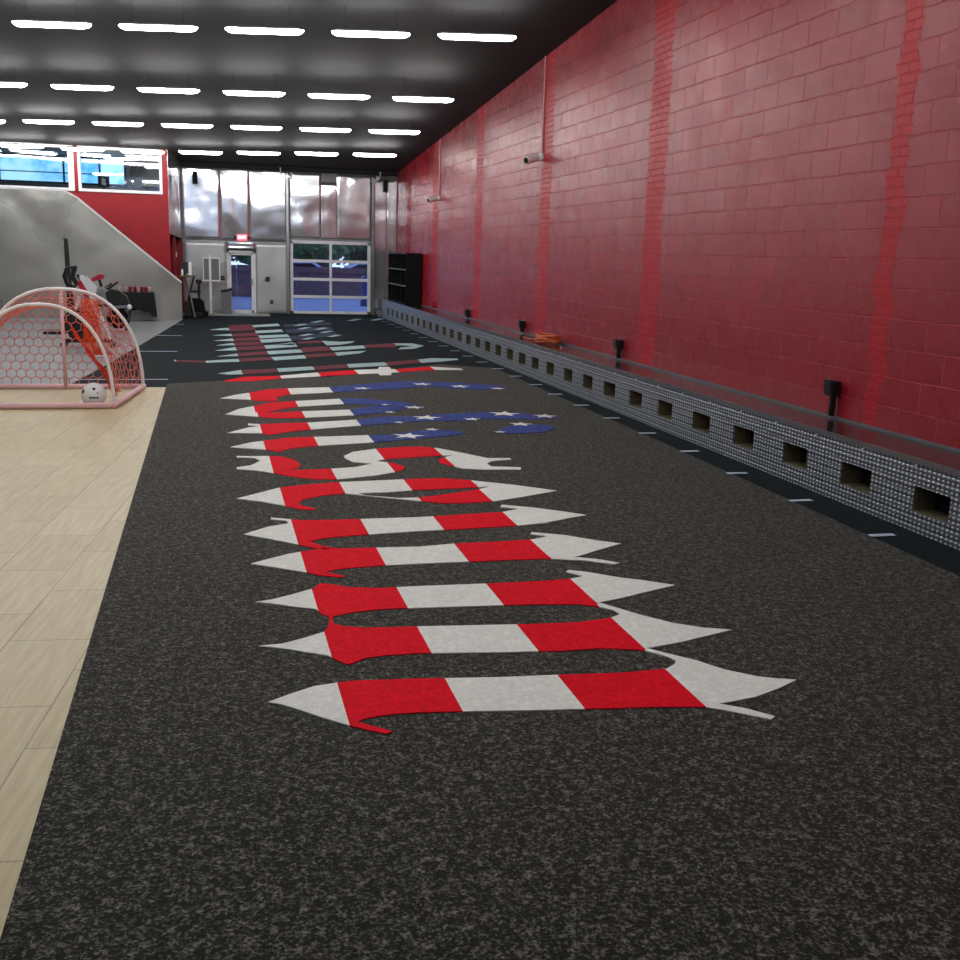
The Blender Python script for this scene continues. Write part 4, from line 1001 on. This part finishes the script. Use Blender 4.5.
# ================================================================= rower / low black machine
ry = 21.2
rm = thing('rowing_machine', 'low black exercise machine with grey rail between bike and cloth covered table', 'exercise machine', (-1.8, ry, 0))
MB().prism([(-2.10, 0.52), (-1.98, 0.66), (-1.80, 0.78), (-1.66, 0.76), (-1.52, 0.66), (-1.48, 0.52), (-1.6, 0.44), (-1.95, 0.44)], 'y', ry - 0.15, ry + 0.15).build('body', M['black'], rm)
MB().box(-2.2, -1.48, ry - 0.20, ry - 0.16, 0.42, 0.47, ry=-0.08).build('rail', M['steel'], rm)
MB().lathe([(0.03, -0.04), (0.05, 0), (0.03, 0.04)], (-1.47, ry - 0.18, 0.46), 12, 'y').build('end_cap', M['shiny_white'], rm)
MB().prism([(-1.90, 0.78), (-1.72, 0.90), (-1.68, 0.93), (-1.66, 0.90), (-1.84, 0.76)], 'y', ry - 0.03, ry + 0.03).build('handle', M['black'], rm)
MB().box(-1.72, -1.65, ry - 0.03, ry + 0.03, 0.88, 0.92, ry=-0.5, bev=0.01).build('grip_pad', M['crimson'], rm)
for x in (-2.15, -1.55):
    MB().tube([(x + 0.1, ry, 0.46), (x, ry - 0.2, 0.02)], 0.022).tube([(x + 0.1, ry, 0.46), (x, ry + 0.2, 0.02)], 0.022).build('leg', M['black'], rm)
MB().lathe([(0.16, -0.05), (0.2, 0), (0.16, 0.05)], (-1.70, ry, 0.24), 20, 'y').build('flywheel', M['black_matte'], rm)

# ================================================================= cloth covered table with cups
ty = 24.22
tb = thing('folding_table', 'folding table against the metal stair wall under a black cloth', 'table', (-1.6, ty, 0))
MB().box(-2.05, -1.20, ty - 0.25, ty + 0.25, 0.575, 0.60).build('table_top', M['grey_plastic'], tb)
for x in (-1.95, -1.38):
    for s in (-1, 1):
        MB().tube([(x + 0.05, ty + s * 0.18, 0.575), (x - 0.03, ty + s * 0.2, 0.0)], 0.012, 6).build('leg', M['steel'], tb)
    MB().tube([(x, ty - 0.19, 0.12), (x, ty + 0.19, 0.12)], 0.01, 6).build('crossbar', M['steel'], tb)
b = MB()
N = 44
per_ = []
hx0, hx1, hy0, hy1 = -2.07, -1.18, ty - 0.27, ty + 0.27
def perim(t):
    W_, D_ = hx1 - hx0, hy1 - hy0
    L_ = 2 * (W_ + D_); d = t * L_
    if d < W_: return hx0 + d, hy0
    d -= W_
    if d < D_: return hx1, hy0 + d
    d -= D_
    if d < W_: return hx1 - d, hy1
    d -= W_
    return hx0, hy1 - d
ring0, ring1, ring2 = [], [], []
for k in range(N):
    x, y = perim(k / N)
    dx, dy = x - (hx0 + hx1) / 2, y - ty
    l = math.hypot(dx, dy * 2) or 1
    f = 0.015 * math.sin(k * 2.1)
    drop = 0.36 + 0.05 * math.sin(k * 0.7) + (0.14 if x > -1.25 else 0)
    ring0.append(b.bm.verts.new((x, y, 0.606)))
    ring1.append(b.bm.verts.new((x + dx / l * (0.015 + f), y + dy / l * (0.01 + f), 0.45)))
    ring2.append(b.bm.verts.new((x + dx / l * (0.03 + 2 * f), min(PY - 0.02, y + dy / l * (0.02 + 2 * f)), 0.606 - drop)))
b.bm.faces.new(ring0)
for A, B in ((ring0, ring1), (ring1, ring2)):
    for k in range(N): b.bm.faces.new((A[k], A[(k + 1) % N], B[(k + 1) % N], B[k]))
cl = b.build('tablecloth', M['black_cloth'], at=(-1.62, ty, 0.6))
md = cl.modifiers.new('t', 'SOLIDIFY'); md.thickness = 0.004; md.offset = 1
tag(cl, 'black cloth draped over the folding table, uneven hem', 'tablecloth')
cup_pos = [(-1.86, 'clear', 0), (-1.74, 'clear', 1), (-1.65, 'red', 2), (-1.56, 'red', 3), (-1.48, 'clear', 4), (-1.415, 'red', 5), (-1.335, 'red', 6), (-1.255, 'clear', 7)]
rc = cc = 0
for x, kind, k in cup_pos:
    m = M['crimson'] if kind == 'red' else M['pink_tube']
    if kind == 'red': rc += 1; nn = '%s red cup from the left on the cloth covered table' % ORD[rc - 1]
    else: cc += 1; nn = '%s pale pink tumbler from the left on the cloth covered table' % ORD[cc - 1]
    yy = ty - 0.12 + 0.06 * (k % 2)
    t = MB().lathe([(0.026, 0.0), (0.036, 0.11), (0.038, 0.115), (0.033, 0.113), (0.024, 0.01)], (x, yy, 0.612), 12).build('cup', m, at=(x, yy, 0.612), smooth=True)
    tag(t, nn, 'cup', 'cups on the cloth covered table')

# ================================================================= corner by the stairs
ds = thing('standing_shelf', 'small wooden shelf ledge on a green stand at the foot of the stair wall', 'shelf', (-0.46, 25.3, 0))
MB().box(-0.66, -0.30, 25.05, 25.5, 0.93, 0.965, bev=0.006).build('shelf_board', M['ply'], ds)
MB().tube([(-0.54, 25.2, 0.93), (-0.42, 25.25, 0.45), (-0.34, 25.2, 0.02)], 0.022).build('leg', M['steel'], ds)
MB().tube([(-0.34, 25.35, 0.93), (-0.46, 25.3, 0.5), (-0.5, 25.35, 0.02)], 0.022).build('leg', M['black'], ds)
MB().box(-0.57, -0.42, 25.12, 25.3, 0.04, 0.38, bev=0.01).build('storage_box', M['black'], ds)
mn = thing('monitor', 'black monitor standing on the small shelf beside the red stair wall', 'monitor', (-0.5, 25.25, 0.965))
MB().box(-0.62, -0.46, 25.22, 25.26, 1.01, 1.26, bev=0.005).build('screen', M['black'], mn)
MB().box(-0.56, -0.50, 25.2, 25.28, 0.966, 1.02).build('stand', M['black'], mn)
tag(MB().box(-0.445, -0.38, 25.18, 25.24, 0.966, 1.27, bev=0.01).build('paper_roll', M['alu'], at=(-0.41, 25.2, 0.966)), 'tall pale cylinder shaped box right of the monitor', 'box')
tag(MB().lathe([(0.02, 0), (0.024, 0.02), (0.024, 0.1), (0.01, 0.13), (0.01, 0.15)], (-0.585, 25.12, 0.966), 12).build('bottle', M['shiny_white'], at=(-0.585, 25.12, 0.966)), 'small white bottle in front of the monitor', 'bottle')

ts = 25.95
tr = thing('floor_machine', 'black upright floor machine beside the white frame', 'floor machine', (-0.3, ts, 0))
MB().box(-0.54, -0.06, ts - 0.2, ts + 0.2, 0.0, 0.10, bev=0.015).build('base', M['black'], tr)
MB().prism([(-0.52, 0.10), (-0.10, 0.10), (-0.13, 0.34), (-0.20, 0.42), (-0.42, 0.42), (-0.50, 0.34)], 'y', ts - 0.15, ts + 0.15).build('body', M['black_matte'], tr)
MB().box(-0.27, -0.21, ts - 0.03, ts + 0.03, 0.42, 0.80).build('mast', M['black'], tr)
MB().box(-0.31, -0.17, ts - 0.04, ts + 0.04, 0.76, 0.86, bev=0.02).build('head', M['black'], tr)
MB().box(-0.46, -0.2, ts - 0.02, ts + 0.02, 0.55, 0.60).build('handle', M['black'], tr)
for s in (-1, 1):
    MB().lathe([(0.06, -0.02), (0.07, 0), (0.06, 0.02)], (-0.30 + 0.2 * s, ts - 0.215, 0.075), 14, 'y').build('wheel', M['black_matte'], tr)

fy = 26.35
ff = thing('board_stand', 'white upright post carrying a white framed grey board near the glass door', 'board stand', (0.03, fy, 0.03))
MB().box(0.0, 0.055, fy - 0.03, fy + 0.03, 0.03, 1.42).build('post', M['shiny_white'], ff)
MB().box(-0.14, 0.26, fy - 0.045, fy - 0.031, 1.34, 1.375).box(-0.20, 0.26, fy - 0.045, fy - 0.031, 0.81, 0.845)\
    .box(0.235, 0.26, fy - 0.045, fy - 0.031, 0.845, 1.34).box(-0.14, -0.115, fy - 0.045, fy - 0.031, 0.845, 1.34).build('board_frame', M['shiny_white'], ff)
MB().box(-0.115, -0.001, fy - 0.04, fy - 0.034, 0.845, 1.34).box(0.056, 0.235, fy - 0.04, fy - 0.034, 0.845, 1.34).build('board_panel', M['grey_plastic'], ff)
MB().box(-0.05, 0.11, fy - 0.04, fy + 0.2, 0.031, 0.055, bev=0.005).build('foot', M['steel'], ff)
bn = thing('trash_bin', 'grey trash bin with slanted black lid left of the glass door', 'bin', (0.38, 26.5, 0.03))
MB().prism([(0.29, 0.03), (0.50, 0.03), (0.52, 0.56), (0.275, 0.56)], 'y', 26.38, 26.64).build('body', M['grey_plastic'], bn)
MB().prism([(0.265, 0.56), (0.53, 0.585), (0.53, 0.66), (0.42, 0.63), (0.265, 0.60)], 'y', 26.36, 26.66).build('lid', M['black'], bn)
for x, z, w, h, lab in ((0.32, 0.88, 0.10, 0.10, 'black wall plate between the framed board and the glass door'), (1.40, 0.875, 0.10, 0.11, 'upper black wall plate between the two glass doors'), (1.49, 0.32, 0.07, 0.09, 'lower black wall plate between the two glass doors')):
    t = thing('wall_plate', lab, 'wall plate', (x, BY - 0.03, z - h / 2))
    MB().box(x - w / 2, x + w / 2, BY - 0.045, BY - 0.022, z - h / 2, z + h / 2, bev=0.006).build('plate', M['black'], t)
    MB().box(x - 0.012, x + 0.012, BY - 0.055, BY - 0.045, z - 0.02, z + 0.02).build('switch', M['grey_plastic'], t)
for x, lab in ((-0.27, 'slim black wall speaker high on the metal wall at the left, near the red wall'), (4.30, 'slim black wall speaker high in the right corner above the lockers')):
    t = thing('wall_speaker', lab, 'speaker', (x, BY - 0.07, 3.08))
    MB().box(x - 0.06, x + 0.06, BY - 0.13, BY - 0.04, 3.07, 3.36, bev=0.01).build('cabinet', M['black'], t)
    MB().box(x - 0.048, x + 0.048, BY - 0.136, BY - 0.131, 3.09, 3.34).build('grille', M['black_cloth'], t)
    MB().box(x - 0.02, x + 0.02, BY - 0.04, BY - 0.02, 3.18, 3.24).build('bracket', M['steel'], t)
tag(MB().box(-0.80, -0.745, 25.3, 25.42, 3.17, 3.27, bev=0.006).build('sensor_box', M['shiny_white'], at=(-0.77, 25.35, 3.17)), 'small white sensor box high on the corner by the red wall', 'sensor')
ex = thing('exit_sign', 'small glowing red EXIT sign above the glass door', 'sign', (0.80, BY - 0.05, 1.76))
MB().box(0.68, 0.92, BY - 0.075, BY - 0.035, 1.79, 1.93, bev=0.005).build('face', M['exit_red'], ex)
text_mesh('lettering', 'EXIT', 0.10, M['exit_white'], ex, (0.80, BY - 0.078, 1.86), Matrix.Rotation(PI / 2, 4, 'X'), 0.002)
for s in (-1, 1):
    MB().lathe([(0.02, -0.02), (0.035, 0.0), (0.03, 0.015)], (0.80 + s * 0.17, BY - 0.07, 1.86), 12, 'y').build('emergency_lamp', M['black'], ex)
    MB().tube([(0.80 + s * 0.12, BY - 0.055, 1.86), (0.80 + s * 0.17, BY - 0.06, 1.86)], 0.008, 6).build('arm', M['black'], ex)

# ================================================================= outside
struct(MB().prism([(LX, 46.3), (LX, 90), (30, 90), (30, BY + 0.13), (-0.15, BY + 0.13), (-0.15, 46.3)], 'z', -0.12, 0.0).build('ground', M['blue_ground']))
fc = thing('board_fence', 'dark board fence across the yard beyond the glazed doors', 'fence', (4, 37, 0))
for k in range(23):
    x = -0.1 + k * 0.5
    MB().box(x + 0.004, x + 0.496, 36.98, 37.03, 0.0, 1.04 + 0.01 * (k % 3)).build('board', M['fence'], fc)
MB().box(-0.1, 11.4, 36.93, 36.975, 0.85, 0.93).build('rail', M['fence'], fc)
def car(x, y, lab):
    t = thing('parked_car', lab, 'car', (x, y, 0), 'cars parked beyond the fence')
    prof = [(a_, b_ * 0.87) for a_, b_ in [(-1.9, 0.35), (-1.95, 0.75), (-1.6, 0.95), (-1.0, 1.02), (-0.5, 1.34), (0.7, 1.38), (1.2, 1.02), (1.8, 0.92), (1.92, 0.6), (1.85, 0.33)]]
    MB().prism([(x + p[0], p[1]) for p in prof], 'y', y - 0.75, y + 0.75).build('body', M['car'], t)
    MB().prism([(x - 0.9, 0.90), (x - 0.46, 1.12), (x + 0.62, 1.15), (x + 1.02, 0.90)], 'y', y - 0.76, y - 0.751).build('window', M['dark_glass'], t)
    for s in (-1.2, 1.2):
        MB().lathe([(0.28, -0.1), (0.33, -0.08), (0.33, 0.08), (0.28, 0.1)], (x + s, y - 0.70, 0.33), 20, 'y').build('wheel', M['black'], t)
car(3.0, 40.0, 'left pale blue car showing above the dark fence through the glazed door')
car(6.1, 42.3, 'right pale blue car showing above the dark fence through the glazed door')
random.seed(21)
def tree(x, y, h, r, lab):
    t = thing('leafy_tree', lab, 'tree', (x, y, 0), 'trees beyond the fence')
    MB().tube([(x, y, 0), (x + 0.1, y, h * 0.3), (x - 0.05, y, h * 0.6)], [0.16, 0.12, 0.07], 8).build('trunk', M['bark'], t)
    b = MB()
    for k in range(900):
        a = random.random() * 2 * PI; e = math.asin(random.uniform(-0.8, 1)); q = r * random.uniform(0.55, 1.05)
        c = Vector((x + q * math.cos(a) * math.cos(e), y + q * math.sin(a) * math.cos(e), h * 0.62 + q * 0.85 * math.sin(e)))
        s = random.uniform(0.10, 0.22)
        u = Vector((random.gauss(0, 1), random.gauss(0, 1), random.gauss(0, 1))).normalized()
        w = u.orthogonal().normalized()
        vs = [b.bm.verts.new(c + u * s), b.bm.verts.new(c + w * s * 0.6), b.bm.verts.new(c - u * s), b.bm.verts.new(c - w * s * 0.6)]
        b.bm.faces.new(vs)
    b.ball((x, y, h * 0.62), r * 0.86, 1, 1, 0.9, 2)
    b.build('foliage', M['leaf'], t, normals=False)
tree(4.1, 43.5, 3.3, 1.6, 'leafy green tree beyond the fence in the left panes of the glazed door')
tree(7.2, 47.5, 3.9, 2.2, 'leafy tree beyond the fence in the right panes of the glazed door')
tree(2.1, 47.8, 3.4, 1.7, 'leafy tree beyond the fence seen through the glass entry door')
tree(9.9, 43.5, 3.3, 1.5, 'rightmost leafy tree beyond the fence')
ob = thing('covered_scooter', 'navy and white covered object outside the lower right pane of the glazed door', 'covered object', (4.55, 32.0, 0))
MB().prism([(4.42, 0.0), (4.70, 0.0), (4.72, 0.35), (4.62, 0.42), (4.66, 0.75), (4.52, 0.90), (4.40, 0.80), (4.48, 0.5)], 'y', 31.8, 32.2).build('navy_cover', M['navy'], ob)
MB().ball((4.74, 31.8, 0.22), 0.18, 0.8, 0.8, 1.2, 3).build('white_bundle', M['white'], ob, smooth=True)

# ================================================================= enlarge everything to real size
done = set()
for o in list(scene.objects):
    if o.type == 'CAMERA': continue
    o.location = o.location * SC
    if o.type == 'MESH' and o.data.name not in done:
        done.add(o.data.name)
        o.data.transform(Matrix.Scale(SC, 4))
        o.data.update()
